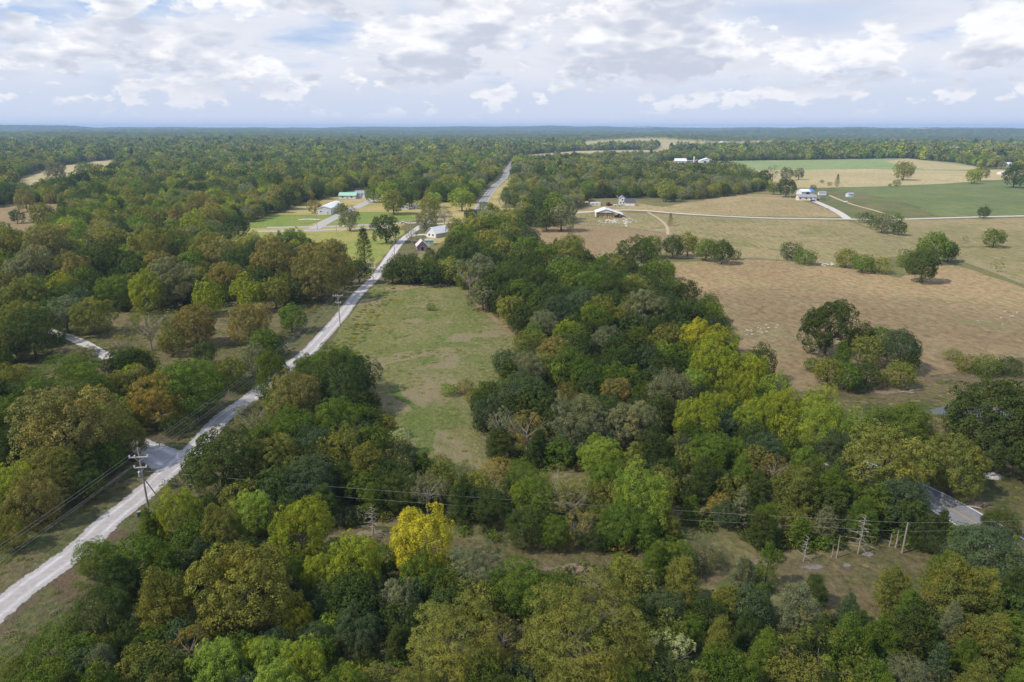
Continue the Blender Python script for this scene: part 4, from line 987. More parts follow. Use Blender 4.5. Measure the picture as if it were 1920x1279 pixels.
gn_scatter('pasture_tussocks', np.stack([X2, Y2, terrain(X2, Y2)], 1), np.stack([W2 * 1.4, W2 * 1.4, W2 * .3], 1), r2, np.concatenate([C2, np.ones((n2, 1))], 1), 24 + rng.integers(0, 3, n2), 'short dry tussocks on the grazed pastures')
gn_scatter('tall_grass', np.stack([X, Y, terrain(X, Y) - .03], 1), scl, rot, np.concatenate([C, np.ones((n, 1))], 1), 24 + rng.integers(0, 3, n), 'tussocks of tall grass and weeds on the verges and meadow')
print('grass', n)

# wooded hills towards the horizon
def hills():
    rad = [2450.0]
    while rad[-1] < 11500: rad.append(rad[-1] * 1.012)
    rad = np.array(rad); th = np.linspace(R(-56), R(56), 900)
    X = rad[:, None] * np.sin(th)[None]; Y = rad[:, None] * np.cos(th)[None]
    Z = terrain(X, Y) + 7 + rng.uniform(0, 6, X.shape) + 3 * np.sin(X * .011 + 2 * np.sin(Y * .007))
    inn = np.zeros(X.shape, bool)
    for P in (GAPS[4], GAPS[6]): inn |= inside(P, X, Y)
    nz = np.array([mnoise.noise(Vector((a * .0011, b * .0007, 3.3))) for a, b in zip(X.ravel(), Y.ravel())]).reshape(X.shape)
    gap = (nz > .52) | inn
    Z[gap] = terrain(X, Y)[gap] + .5
    Z[0] = terrain(X, Y)[0] - 2
    v = np.stack([X, Y, Z], -1).reshape(-1, 3); n = len(th)
    i = np.arange(len(rad) - 1)[:, None] * n; k = np.arange(n - 1)[None]
    f = np.stack([i + k, i + n + k, i + n + k + 1, i + k + 1], -1).reshape(-1, 4)[:, ::-1]
    cl = np.array([COLS[q][0] for q in ('dg', 'og', 'mg', 'yg', 'gy')])[rng.choice(5, X.size, p=[.42, .24, .2, .06, .08])] * .6
    cl = cl * rng.uniform(.7, 1.2, (X.size, 1)); cl[gap.ravel()] = (.33, .28, .13)
    m, nt, out = material('far_canopy')
    c = nt.node('ShaderNodeAttribute', attribute_name='col').outputs['Color']
    principled(nt, out, c, 1.0, spec=.0)
    me = np_mesh('hills', v, f, [m], {'col': ('FLOAT_COLOR', np.concatenate([cl, np.ones((X.size, 1))], 1).astype(np.float32))})
    kind(link('hills', me), 'structure', 'low wooded hills fading blue along the horizon')


hills()

# ------------------------------------------------------------------ buildings
M_wwall = plain('white_painted_metal', (.60, .61, .63), .5, .05, .8)
M_wroof = plain('white_roof_sheet', (.62, .63, .65), .4, .06, .5)
M_cream = plain('cream_siding', (.68, .62, .50), .7, .08, 1.0)
M_groof = plain('grey_shingle', (.24, .25, .28), .9, .2, 1.5)
M_droof = plain('dark_shingle', (.075, .075, .085), .9, .25, 1.5)
M_green = plain('green_roof_sheet', (.27, .47, .36), .5, .08, .5)
M_rust = plain('rust_brown_roof', (.34, .19, .12), .8, .25, .8)
M_wood = plain('weathered_barn_wood', (.27, .20, .20), .9, .25, 2.0)
M_oldroof = plain('faded_tin_roof', (.50, .44, .44), .6, .2, 1.0)
M_glass = plain('dark_window_glass', (.03, .035, .04), .15, .1, 1.0)
M_trim = plain('white_trim', (.72, .72, .71), .6, .05, 1.0)
M_blue = plain('blue_tarp', (.06, .20, .55), .5, .2, 1.0)
M_red = plain('red_machine_paint', (.55, .07, .035), .4, .15, 1.0)
M_hay = plain('hay', (.55, .40, .19), .95, .25, 3.0)
M_stone = plain('pale_limestone', (.46, .445, .42), .9, .2, 1.2)
M_grey = plain('galvanised_metal', (.40, .42, .44), .45, .15, 1.0, .4)
M_rubber = plain('tyre_rubber', (.02, .02, .02), .8, .1, 4.0)
M_pole = plain('weathered_pole_wood', (.33, .285, .245), .9, .2, 2.0)
M_arm = plain('grey_crossarm_wood', (.50, .48, .46), .85, .15, 2.0)
M_porc = plain('white_porcelain', (.72, .73, .75), .25, .05, 1.0)
M_wire = plain('aluminium_wire', (.30, .30, .31), .6, .1, 1.0)
M_ywl = plain('yellow_sign_face', (.80, .55, .02), .5, .05, 1.0)


def gable(name, label, cat, c, rz, wd, d, h, rise, wall, roof, along='x', over=.4, wins=(), doors=(), chimney=None, group=None):
    """a gabled building: c ground centre, wd along local x, d along local y, ridge along x or y"""
    t = thing(name, label, cat, (c[0], c[1], tz(c[0], c[1])), rz, group)
    mb = MB(); a, b = wd / 2, d / 2
    if along == 'y':
        v = [(-a, -b, -.3), (a, -b, -.3), (a, b, -.3), (-a, b, -.3), (-a, -b, h), (a, -b, h), (a, b, h), (-a, b, h), (0, -b, h + rise), (0, b, h + rise)]
        f = [(0, 1, 5, 8, 4), (2, 3, 7, 9, 6), (1, 2, 6, 5), (3, 0, 4, 7)]
    else:
        v = [(-a, -b, -.3), (a, -b, -.3), (a, b, -.3), (-a, b, -.3), (-a, -b, h), (a, -b, h), (a, b, h), (-a, b, h), (-a, 0, h + rise), (a, 0, h + rise)]
        f = [(0, 1, 5, 4), (2, 3, 7, 6), (1, 2, 6, 9, 5), (3, 0, 4, 8, 7)]
    mb.add(v, f); mb.build('wall', wall, t)
    rb = MB(); th = .18; half = a if along == 'y' else b; ln = (b if along == 'y' else a) + over
    sl = rise / half; e = half + over; ze = h - sl * over
    for s in (-1, 1):
        prof = [(0, h + rise + .03), (s * e, ze + .03), (s * e, ze + .03 + th), (0, h + rise + .03 + th)]
        vs = [((p[0], y, p[1]) if along == 'y' else (y, p[0], p[1])) for y in (-ln, ln) for p in prof]
        rb.add(vs, [(0, 1, 2, 3), (7, 6, 5, 4), (0, 4, 5, 1), (1, 5, 6, 2), (2, 6, 7, 3), (3, 7, 4, 0)])
    r = rb.build('roof', roof, t)
    if chimney: cb = MB(); cb.box((chimney[0], chimney[1], h + rise + .4), (.7, .7, 1.8)); cb.build('chimney', M_rust, r)
    def opening(nm, side, u, z, ww, hh, mat):
        q = MB(); fr = MB()
        if side in 'fb':
            y = (-b - .03) if side == 'f' else b + .03
            fr.box((u, y, z), (ww + .25, .06, hh + .25)); q.box((u, y - (.035 if side == 'f' else -.035), z), (ww, .04, hh))
        else:
            x = (-a - .03) if side == 'l' else a + .03
            fr.box((x, u, z), (.06, ww + .25, hh + .25)); q.box((x - (.035 if side == 'l' else -.035), u, z), (.04, ww, hh))
        o = fr.build(nm, M_trim, t); q.build('pane' if nm == 'window' else 'panel', mat, o)
    for s_ in wins: opening('window', *s_, M_glass)
    for s_ in doors: opening('door', *s_[:5], s_[5] if len(s_) > 5 else M_groof)
    return t


A_, B_, C_ = G(592, 403), G(617, 403), G(642, 390)
dv = (C_ - B_); ang = math.atan2(dv.y, dv.x) - math.pi / 2
gable('metal_shed', 'long white metal shed with low gable roof beside the village street', 'shed', (A_ + C_) / 2 + Vector((1, 0, 0)), ang * .8, (B_ - A_).length, dv.length * .9, 4.3, 1.4, M_wwall, M_wroof, 'y', .3,
      wins=[('f', -2.4, 2.2, 1.0, .9)], doors=[('r', -9, 1.7, 3.2, 3.2, M_grey), ('r', 2, 1.7, 3.2, 3.2, M_grey), ('f', 2.4, 1.1, 1.0, 2.1, M_grey)])
gable('house', 'low house with pale green metal roof behind the white shed', 'house', G(654, 372), R(-4), 15, 9, 2.9, 2.2, M_wwall, M_green, 'x', .5, wins=[('f', -4, 1.6, 1.6, 1.1), ('f', 4, 1.6, 1.6, 1.1)], doors=[('f', 0, 1.1, 1.0, 2.1)])
gable('house', 'grey roofed pale house joined beside the green roofed one', 'house', G(677, 371), R(-4), 9, 8, 4.2, 2.0, M_wwall, M_groof, 'x', .4, wins=[('f', -2, 2.4, 1.2, 1.4), ('f', 2, 2.4, 1.2, 1.4)])
gable('house', 'small white gabled house among the village trees', 'house', G(809, 382), R(14), 6.5, 9, 3.4, 3.0, M_wwall, M_groof, 'y', .4, wins=[('f', -1.5, 1.8, 1.0, 1.4), ('f', 1.5, 1.8, 1.0, 1.4), ('f', 0, 4.2, .8, 1.0)])
gable('house', 'white house with big bright roof beside the gravel road', 'house', G(822, 443), R(-38), 7.5, 12, 2.6, 3.0, M_wwall, M_wroof, 'y', .5, wins=[('f', -1.4, 1.5, 1.1, 1.2), ('f', 1.6, 1.5, 1.1, 1.2), ('l', -2, 1.5, 1.2, 1.2)], doors=[('l', 2, 1.05, 1.0, 2.1)])
gable('barn', 'small weathered barn with steep gable facing the gravel road', 'barn', G(791, 468), R(12), 5.4, 7.5, 2.3, 2.6, M_wood, M_oldroof, 'y', .35, doors=[('f', 0, 1.0, 1.5, 2.0, M_glass), ('f', 0, 3.2, .8, .8, M_glass)])
gable('shed', 'little grey green shed behind the weathered barn', 'shed', G(805, 458), R(5), 4.4, 3.2, 2.2, .5, M_green, M_grey, 'x', .25, doors=[('f', .6, 1.0, 1.0, 2.0)])
gable('mobile_home', 'small white trailer parked under the orange village tree', 'trailer', G(760, 393), R(4), 5.4, 2.6, 2.6, .3, M_wwall, M_wroof, 'x', .1, wins=[('f', -1.4, 1.6, .9, .7), ('f', 1.4, 1.6, .9, .7)])
gable('shed', 'tiny white shed right of the parked trailer', 'shed', G(778, 391), R(-6), 3.6, 3.0, 2.2, .9, M_wwall, M_wroof, 'y', .2, doors=[('f', 0, 1.0, 1.0, 1.9)])
# church with its pointed spire
ch = gable('church', 'white church with a pointed spire behind dark trees', 'church', G(980, 409), R(8), 6.5, 11, 3.6, 3.0, M_wwall, M_wroof, 'y', .35, wins=[('l', -2.5, 2.0, .9, 1.8), ('l', 2.5, 2.0, .9, 1.8)], doors=[('f', 0, 1.2, 1.4, 2.3)])
mb = MB(); mb.box((-1.9, -6.4, 3.6), (2.2, 2.2, 7.6)); tw = mb.build('tower', M_wwall, ch)
mb = MB(); mb.add([(-3.1, -7.6, 7.4), (-.7, -7.6, 7.4), (-.7, -5.2, 7.4), (-3.1, -5.2, 7.4), (-1.9, -6.4, 12.4)], [(0, 1, 4), (1, 2, 4), (2, 3, 4), (3, 0, 4), (3, 2, 1, 0)]); mb.build('spire', M_wroof, tw)
# house yard east of the church
gable('garage', 'white garage with dark roof at the grove edge', 'garage', G(1181, 385), R(-5), 8, 7, 2.8, 2.4, M_wwall, M_droof, 'x', .5, doors=[('f', -1.8, 1.2, 2.6, 2.3, M_trim), ('f', 1.8, 1.2, 2.6, 2.3, M_trim)])
gable('house', 'narrow two-storey white house left of the dark roofed garage', 'house', G(1166, 383), R(-5), 5, 6, 5.0, 1.8, M_wwall, M_groof, 'y', .3, wins=[('f', -1.2, 1.6, .9, 1.2), ('f', 1.2, 1.6, .9, 1.2), ('f', 0, 4.0, .9, 1.2)])
gable('shed', 'low brown roofed shed between the parked cars at the grove', 'shed', G(1096, 385), R(6), 5.5, 4, 2.2, .9, M_wood, M_rust, 'x', .3)
gable('mobile_home', 'long low white trailer parked along the grove edge', 'trailer', G(1116, 386), R(3), 8, 2.5, 2.5, .25, M_cream, M_wroof, 'x', .1, wins=[('f', -2, 1.5, .9, .7), ('f', 1, 1.5, .9, .7)])
# farmhouse
fh = gable('farmhouse', 'cream farmhouse with grey roof at the end of the driveway', 'farmhouse', G(1511, 375), R(-6), 15, 8, 3.0, 1.6, M_cream, M_groof, 'x', .5, wins=[('f', -6, 1.7, 1.4, 1.2), ('f', -1, 1.7, 1.4, 1.2), ('f', 3, 1.7, 1.4, 1.2), ('l', 0, 1.7, 1.4, 1.2)], doors=[('f', 6, 1.1, 1.0, 2.1)], chimney=(3, 1.5))
bb = gable('barn', 'white roofed barn with a blue tarp behind the farmhouse', 'barn', G(1509, 366), R(8), 12, 9, 3.6, 1.9, M_wwall, M_wroof, 'x', .4, doors=[('f', 0, 1.6, 3.0, 3.0, M_glass)])
mb = MB(); mb.add([(3.0, -4.95, 3.60), (6.3, -4.95, 3.60), (6.3, -.3, 5.57), (3.0, -.3, 5.57), (3.0, -4.95, 3.68), (6.3, -4.95, 3.68), (6.3, -.3, 5.65), (3.0, -.3, 5.65)], [(0, 1, 2, 3), (4, 5, 6, 7), (0, 1, 5, 4), (1, 2, 6, 5), (2, 3, 7, 6), (3, 0, 4, 7)])
tp = mb.build('tarp', M_blue, bb); tp.location = (0, 0, .12)
gable('shed', 'white shed behind the carport of the farmhouse', 'shed', G(1541, 366), R(-4), 6.5, 4, 2.4, 1.0, M_wwall, M_groof, 'x', .2)
gable('shed', 'pale blue shed by the dirt track beyond the farmhouse', 'shed', G(1593, 369), R(10), 5.5, 4.5, 2.6, .9, plain('pale_blue_siding', (.45, .52, .62), .7, .1, 1.0), M_grey, 'x', .2, doors=[('f', -1, 1.0, 1.2, 2.0, M_trim)])
cp = thing('carport', 'open carport with dark roof beside the farmhouse', 'carport', G(1542, 373), R(-8))
mb = MB(); mb.box((0, 0, 2.7), (6.6, 5.4, .22)); mb.build('roof', M_droof, cp)
for sx in (-3, 3):
    for sy in (-2.4, 2.4):
        mb = MB(); mb.box((sx, sy, 1.28), (.16, .16, 2.6)); mb.build('post', M_trim, cp)
# far farmyard beyond the grove, and lone houses
gable('barn', 'white metal barn with tall roof beyond the oak grove', 'barn', G(1275, 307), R(2), 20, 12, 4.8, 4.0, M_wwall, M_wroof, 'x', .4, doors=[('f', 3, 2, 4, 3.6, M_grey)])
gable('shed', 'long low grey shed joining the far white barns', 'shed', G(1295, 304), R(1), 17, 6, 2.4, .8, M_groof, M_grey, 'x', .3)
gable('barn', 'wide white gabled barn at the pale green field', 'barn', G(1325, 305), R(-3), 27, 18, 3.4, 4.6, M_wwall, M_wroof, 'y', .5, doors=[('f', 5, 1.5, 5, 3.0, M_glass), ('f', -5, 1.5, 5, 3.0, M_glass)])
gable('barn', 'little red barn between the far white barns', 'barn', G(1307, 304), R(4), 4.5, 5, 2.8, 1.6, M_red, M_rust, 'y', .3)
gable('house', 'white house at the forest edge beyond the tan hay field', 'house', G(1889, 312), R(-8), 10, 8, 3.6, 2.6, M_wwall, M_wroof, 'x', .4, wins=[('f', -2.5, 1.8, 1.2, 1.3), ('f', 2.5, 1.8, 1.2, 1.3)])
gable('house', 'pinkish white low house by the pole, below the forest edge', 'house', G(1879, 327), R(12), 11, 7, 2.6, 1.4, M_cream, M_oldroof, 'x', .4, wins=[('f', -2.5, 1.5, 1.2, 1.0)])
gable('house', 'rust roofed house hidden in the western woods', 'house', G(217, 411), R(20), 8, 9, 3.0, 2.4, M_cream, M_rust, 'y', .4, wins=[('f', 0, 1.7, 1.4, 1.2)])
gable('house', 'white roofed house among trees west of the highway', 'house', G(860, 329), R(6), 9, 8, 3.2, 2.2, M_wwall, M_wroof, 'x', .4)
gable('house', 'red brown roofed long house beside the highway bend', 'house', G(908, 319), R(4), 12, 8, 2.8, 1.8, M_cream, M_rust, 'x', .4)
gable('house', 'distant white house where the highway leaves the village', 'house', G(901, 299), R(-6), 10, 8, 4.5, 2.6, M_wwall, M_groof, 'y', .4)
gable('house', 'small grey white house close to the highway, past the red brown roof', 'house', G(932, 321), R(10), 5, 6, 2.6, 1.6, M_wwall, M_grey, 'y', .3)
for (px, py, wd, lb) in ((905, 242.4, 60, 'pale farm building on the horizon ridge, nearest the highway axis'), (1590, 258.5, 44, 'white farm building far off below the eastern ridge'), (1425, 269, 34, 'white building at the strip of field before the eastern woods'), (1355, 269.5, 26, 'small white building left of the one at the field strip')):
    c = G(px, py + 1.2) if py > 245 else G(px, 244.5)
    gable('barn', lb, 'barn', c, R(3), wd * .8, wd * .35, 5, 3, M_wwall, M_wroof, 'x', .4)

# the hay barn: open front, lean-to on the right, bales inside
hbn = thing('hay_barn', 'white roofed hay barn with open front full of bales', 'barn', G(1135, 408), R(-3))
mb = MB(); mb.box((-6.4, 6, 1.75), (.15, 14, 3.5)); mb.box((0, 12.9, 1.9), (12.6, .15, 3.8)); mb.build('wall', M_wwall, hbn)
mb = MB(); mb.add([(-6.45, -1.0, 3.45), (6.2, -1.0, 3.45), (0, -1.0, 5.7), (-6.45, -.88, 3.45), (6.2, -.88, 3.45), (0, -.88, 5.7)], [(0, 1, 2), (5, 4, 3), (0, 3, 4, 1), (1, 4, 5, 2), (2, 5, 3, 0)]); mb.build('gable_panel', M_wwall, hbn)
mb = MB()
for prof in ([(0, 5.78), (-6.9, 3.36), (-6.9, 3.52), (0, 5.94)], [(0, 5.78), (12.6, 2.0), (12.6, 2.16), (0, 5.94)]):
    mb.add([(p[0], y, p[1]) for y in (-1.4, 13.4) for p in prof], [(0, 1, 2, 3), (7, 6, 5, 4), (0, 4, 5, 1), (1, 5, 6, 2), (2, 6, 7, 3), (3, 7, 4, 0)])
mb.build('roof', M_wroof, hbn)
for x, hh in ((-6.3, 3.4), (-3.2, 3.5), (0, 3.5), (3.2, 3.5), (6.3, 3.4), (12.2, 2.0)):
    for y in (-.75, 12.5):
        mb = MB(); mb.box((x, y, hh / 2), (.24, .24, hh)); mb.build('post', M_wood, hbn)
bale = MB()
for (z0_, r_b) in ((0, .66), (.12, .74), (1.28, .74), (1.4, .66)):
    bale.v += [(math.cos(6.2832 * k / 14) * r_b, math.sin(6.2832 * k / 14) * r_b, z0_) for k in range(14)]
for j in range(3): bale.f += [(j * 14 + k, j * 14 + (k + 1) % 14, j * 14 + 14 + (k + 1) % 14, j * 14 + 14 + k) for k in range(14)]
bale.f += [tuple(range(13, -1, -1)), tuple(range(42, 56))]; bale.mi = [0] * len(bale.f)
bme = bale.mesh('hay_bale', M_hay); hc = G(1135, 408)
for lay, zz_ in (('lower', .02), ('upper', 1.44)):
    for k in range(8):
        o = link('hay_bale', bme, None, (hc.x - 5.4 + k * 1.55, hc.y + .3 + .35 - .04 * k, zz_)); o.rotation_euler = (0, 0, k)
        tag(o, f"round hay bale in the open barn, {lay} layer, " + ('leftmost' if k == 0 else 'rightmost' if k == 7 else ORD[k] + ' from left'), 'hay bale', 'hay bales in the open barn')

# ------------------------------------------------------------------ vehicles and yard things
def vehicle(kind_, label, c, rz, col, cat):
    t = thing(kind_, label, cat, c, rz); pm = plain('paint_%02x%02x%02x' % tuple(int(q * 255) for q in col), col, .3, .05, 1.0)
    mb = MB(); L, Wv = (5.4, 1.9) if kind_ == 'pickup_truck' else (4.4, 1.75)
    prof = [(-L / 2, .35), (L / 2, .35), (L / 2, .75), (L * .46, .92), (L * .22, 1.0), (-L * .48, 1.0), (-L / 2, .85)]
    n = len(prof); mb.add([(p[0], y, p[1]) for y in (-Wv / 2, Wv / 2) for p in prof], [tuple(range(n)), tuple(range(2 * n - 1, n - 1, -1))] + [(i, (i + 1) % n, n + (i + 1) % n, n + i) for i in range(n)])
    b = mb.build('body', pm, t)
    x0, x1 = (-.2, L * .24) if kind_ == 'pickup_truck' else (-L * .44, L * .24)
    cb = MB(); cb.add([(x0, -.85, 1.0), (x1, -.85, 1.0), (x1, .85, 1.0), (x0, .85, 1.0), (x0 + .3, -.7, 1.5), (x1 - .6, -.7, 1.5), (x1 - .6, .7, 1.5), (x0 + .3, .7, 1.5)], [(0, 1, 5, 4), (1, 2, 6, 5), (2, 3, 7, 6), (3, 0, 4, 7), (4, 5, 6, 7)])
    cb.build('window', M_glass, t); rb = MB(); rb.box(((x0 + x1) / 2 - .15, 0, 1.53), (x1 - x0 - .95, 1.42, .06)); rb.build('roof', pm, t)
    for sx in (-L * .31, L * .31):
        for sy in (-Wv / 2, Wv / 2):
            wb = MB(); wb.tube([(sx, sy - .12, .34), (sx, sy + .12, .34)], .34, 12); wb.build('wheel', M_rubber, t)
    return t


vehicle('parked_car', 'white car parked beside the village crossroads', G(757, 420), R(10), (.75, .75, .76), 'car')
vehicle('parked_car', 'silver car parked left of the brown roofed shed', G(1085, 387), R(70), (.55, .56, .58), 'car')
vehicle('parked_car', 'grey car parked right of the brown roofed shed', G(1104, 387), R(15), (.30, .31, .33), 'car')
vehicle('pickup_truck', 'white pickup truck parked in front of the two-storey house', G(1157, 386), R(5), (.72, .73, .75), 'pickup truck')
vehicle('pickup_truck', 'blue pickup truck parked between farmhouse and carport', G(1530, 375), R(20), (.05, .10, .35), 'pickup truck')
vehicle('parked_car', 'dark blue car at the top of the farmhouse driveway', G(1524, 378), R(-30), (.04, .06, .2), 'car')
vehicle('parked_car', 'white car glimpsed near the rust roofed woodland house', G(189, 415), R(0), (.7, .7, .7), 'car')


def tractor(label, c, rz, s=1.0):
    t = thing('tractor', label, 'tractor', c, rz); t.scale = (s, s, s)
    mb = MB(); mb.box((.9, 0, 1.1), (2.0, .8, .8)); mb.box((-.5, 0, 1.0), (1.2, 1.0, .7)); mb.box((-.6, 0, 2.45), (1.5, 1.3, .12)); mb.build('body', M_red, t)
    mb = MB(); mb.box((-.6, 0, 1.85), (1.3, 1.15, 1.1)); mb.build('cab', M_glass, t)
    for x, r_w, y in ((-.8, .8, .85), (1.4, .45, .7)):
        for sgn in (-1, 1): mb = MB(); mb.tube([(x, sgn * y - .2, r_w), (x, sgn * y + .2, r_w)], r_w, 14); mb.build('wheel', M_rubber, t)


tractor('red tractor under the lean-to of the hay barn', G(1161, 408), R(-80))
tractor('red tractor parked in the yard beside the white pickup truck', G(1142, 386), R(30), 1.2)
mb = MB(); mb.tube([(-1.2, 0, .7), (1.2, 0, .7)], .6, 14); tk = thing('propane_tank', 'small white tank beside the dirt track', 'tank', G(1586, 380), R(15)); mb.build('shell', M_wwall, tk)
for x in (-.8, .8): mb = MB(); mb.box((x, 0, .08), (.25, .9, .2)); mb.build('foot', M_grey, tk)
sl = thing('silo', 'slim white silo standing between the far barns', 'silo', G(1301, 304.5)); mb = MB(); mb.tube([(0, 0, 0), (0, 0, 10)], 1.2, 14); mb.build('shell', M_wwall, sl)
mb = MB(); mb.tube([(0, 0, 10.0), (0, 0, 11.0)], [1.25, .2], 14); mb.build('dome', M_grey, sl)


def sign(label, c, face, wd, ht, h, mat, diamond=False):
    t = thing('road_sign', label, 'road sign', c, 0); mb = MB(); mb.tube([(0, 0, 0), (0, 0, h)], .06, 6); mb.build('post', M_grey, t)
    mb = MB(); a, b = wd / 2, ht / 2
    vs = [(0, -b), (a, 0), (0, b), (-a, 0)] if diamond else [(-a, -b), (a, -b), (a, b), (-a, b)]
    mb.add([(x, -.09, h + z) for x, z in vs] + [(x, -.065, h + z) for x, z in vs], [(0, 1, 2, 3), (7, 6, 5, 4), (0, 4, 5, 1), (1, 5, 6, 2), (2, 6, 7, 3), (3, 7, 4, 0)]); mb.build('panel', mat, t)


sign('yellow warning sign beside the highway in the village', G(915, 388), 0, 1.7, 1.7, 2.4, M_ywl, True)
sign('small white sign beside the highway near the lane', G(913, 397), 0, .9, 1.1, 1.5, M_trim)

# ------------------------------------------------------------------ power poles and wires
def height_to(base, ytop):
    lo, hi = .5, 40.0
    for _ in range(40):
        z = (lo + hi) / 2
        if to_pix(Vector((base.x, base.y, z)))[1] > ytop: lo = z
        else: hi = z
    return lo


def pole(label, base, H, arm_dir, arms=(), transformer=None, brace=None, group='power poles along the gravel road', r0=.17):
    t = thing('power_pole', label, 'power pole', (base.x, base.y, tz(base.x, base.y)), math.atan2(arm_dir.y, arm_dir.x), group)
    mb = MB(); mb.tube([(0, 0, -.3), (0, 0, H * .5), (0, 0, H)], [r0, r0 * .85, r0 * .68], 10); mb.build('shaft', M_pole, t)
    for z, ln, br in arms:
        mb = MB(); mb.box((0, -.19, z), (ln, .13, .16))
        if br:
            for s_ in (-1, 1): mb.tube([(s_ * ln * .27, -.19, z - .05), (0, -.16, z - .8)], .035, 5)
        a = mb.build('crossarm', M_arm, t)
        for x in ((-ln * .46, -.22 * ln * .9, ln * .46) if ln > 2.4 else (-ln * .46, ln * .46)):
            ib = MB(); ib.tube([(x, -.19, z + .08), (x, -.19, z + .2), (x, -.19, z + .38)], [.06, .13, .10], 8); ib.build('insulator', M_porc, a)
    if transformer:
        mb = MB(); mb.tube([(-.38, 0, transformer - .45), (-.38, 0, transformer + .4), (-.38, 0, transformer + .5)], [.25, .25, .15], 12); mb.build('transformer', M_grey, t)
    if brace:
        mb = MB(); mb.tube([brace[0], brace[1]], [.09, .075], 8); mb.build('brace', M_pole, t)
    return t


P1, P2, P3, P4, P5, P6 = G(278, 951), G(519, 754), G(638, 613), G(700.5, 537), G(740, 483), G(771, 447)
H1 = height_to(P1, 839.7)
ARM = Vector((1, .12, 0)).normalized()
loc_ = lambda q: (q.x * ARM.x + q.y * ARM.y, -q.x * ARM.y + q.y * ARM.x, q.z)
brb = G(303.4, 942.4) - P1; bl = loc_(brb)
Hs = [H1, H1, H1 * .98, H1 * .95, H1 * .95, H1 * .9]
pole('near wooden power pole with crossarms, transformer and leaning brace', P1, H1, ARM, ((H1 * .855, 3.0, True), (H1 * .685, 2.0, True)), H1 * .57, ((0.1, 0, H1 * .5), (bl[0], bl[1], 0)))
pole('power pole rising behind the round green roadside tree', P2, H1, ARM, ((H1 * .93, 3.0, True), (H1 * .72, 2.0, True)))
pole('power pole with two crossarms at the near end of the open meadow roadside', P3, Hs[2], ARM, ((Hs[2] * .95, 3.0, True), (Hs[2] * .74, 1.6, False)))
pole('power pole with two crossarms beside the dense hedge end', P4, Hs[3], ARM, ((Hs[3] * .93, 3.0, True), (Hs[3] * .72, 2.0, True)))
pole('plain power pole without visible crossarm beside the road bend', P5, Hs[4], ARM, ((Hs[4] * .96, 1.2, False),))
pole('last power pole of the road line, near the white house', P6, Hs[5], ARM, ((Hs[5] * .96, 1.2, False),))
PR = G(1691, 1038); HR = height_to(PR, 980); PR2 = PR + Vector((70, 4, 0))
ARMR = Vector((0, 1, 0))
pole('lone wooden pole at the edge of the dry clearing', PR, HR, ARMR, (), None, None, 'power poles across the clearing', .14)
POLES2 = [((595, 431), 398, 'thin pole beside the junction of the village streets'), ((632, 443), 415, 'thin pole in the yellow meadow below the street'), ((694, 371), 356, 'brown pole beside the grey roofed house'), ((810, 392), 380, 'thin pale pole in front of the village hedge'),
          ((1157, 386), 367, 'tall pale pole in the yard beside the white pickup truck'), ((1370, 400), 376, 'lone pole on the tan verge below the oak grove'), ((1481, 372), 352, 'pale pole beside the dark oak at the farmhouse'), ((1551, 409), 389, 'thin pole beside the driveway mouth'), ((1537, 400), 386, 'thin pole halfway up the driveway'), ((938, 396), 380, 'pole beside the highway in the village, past the yellow sign'), ((1871, 324), 312, 'pole by the pinkish white house')]
for (bx, by), yt, lb in POLES2:
    b0 = G(bx, by); pole(lb, b0, height_to(b0, yt), Vector((1, 0, 0)), ((height_to(b0, yt) * .93, 1.6, False),), None, None, 'village and lane poles', .15)


def wire(label, pts, sag, group, rad=.014):
    mb = MB()
    for a, b in zip(pts[:-1], pts[1:]):
        n = 14; P = []
        for k in range(n + 1):
            t = k / n; q = a.lerp(b, t); q.z -= sag * 4 * t * (1 - t) * ((b - a).length / 60) ** 1.2; P.append(q)
        mb.tube(P, rad, 5, cap=False)
    tag(mb.build('power_line', M_wire, smooth=True), label, 'power line', group)


P0 = P1 + (P1 - P2) * .8
PP = [P0, P1, P2, P3, P4, P5, P6]; HH = [H1] + Hs; AZ = [.855, .855, .93, .95, .93, .96, .96]
for off, lb in ((-1.38, 'left-hand upper wire of the roadside power line'), (-.6, 'middle upper wire of the roadside power line'), (1.38, 'right-hand upper wire of the roadside power line')):
    wire(lb, [p + ARM * off * (1 if i < 5 else .35) + Vector((0, -.19, h * a + .38)) for i, (p, h, a) in enumerate(zip(PP, HH, AZ))], .5, 'wires of the roadside power line')
wire('single lower wire of the roadside power line', [p + ARM * -.9 * (1 if i < 5 else .2) + Vector((0, -.19, h * z + .38)) for i, (p, h, z) in enumerate(zip(PP, HH, [.685, .685, .72, .74, .72, .7, .7]))], .6, 'wires of the roadside power line')
wire('upper overhead wire crossing the near woods to the clearing pole', [P1 + Vector((.1, 0, H1 * .62)), PR + Vector((0, 0, HR - .05)), PR2 + Vector((0, 0, HR))], .30, 'overhead wires across the near woods')
wire('lower overhead wire crossing the near woods to the clearing pole', [P1 + Vector((.1, 0, H1 * .45)), PR + Vector((0, 0, HR * .72)), PR2 + Vector((0, 0, HR * .72))], .30, 'overhead wires across the near woods')

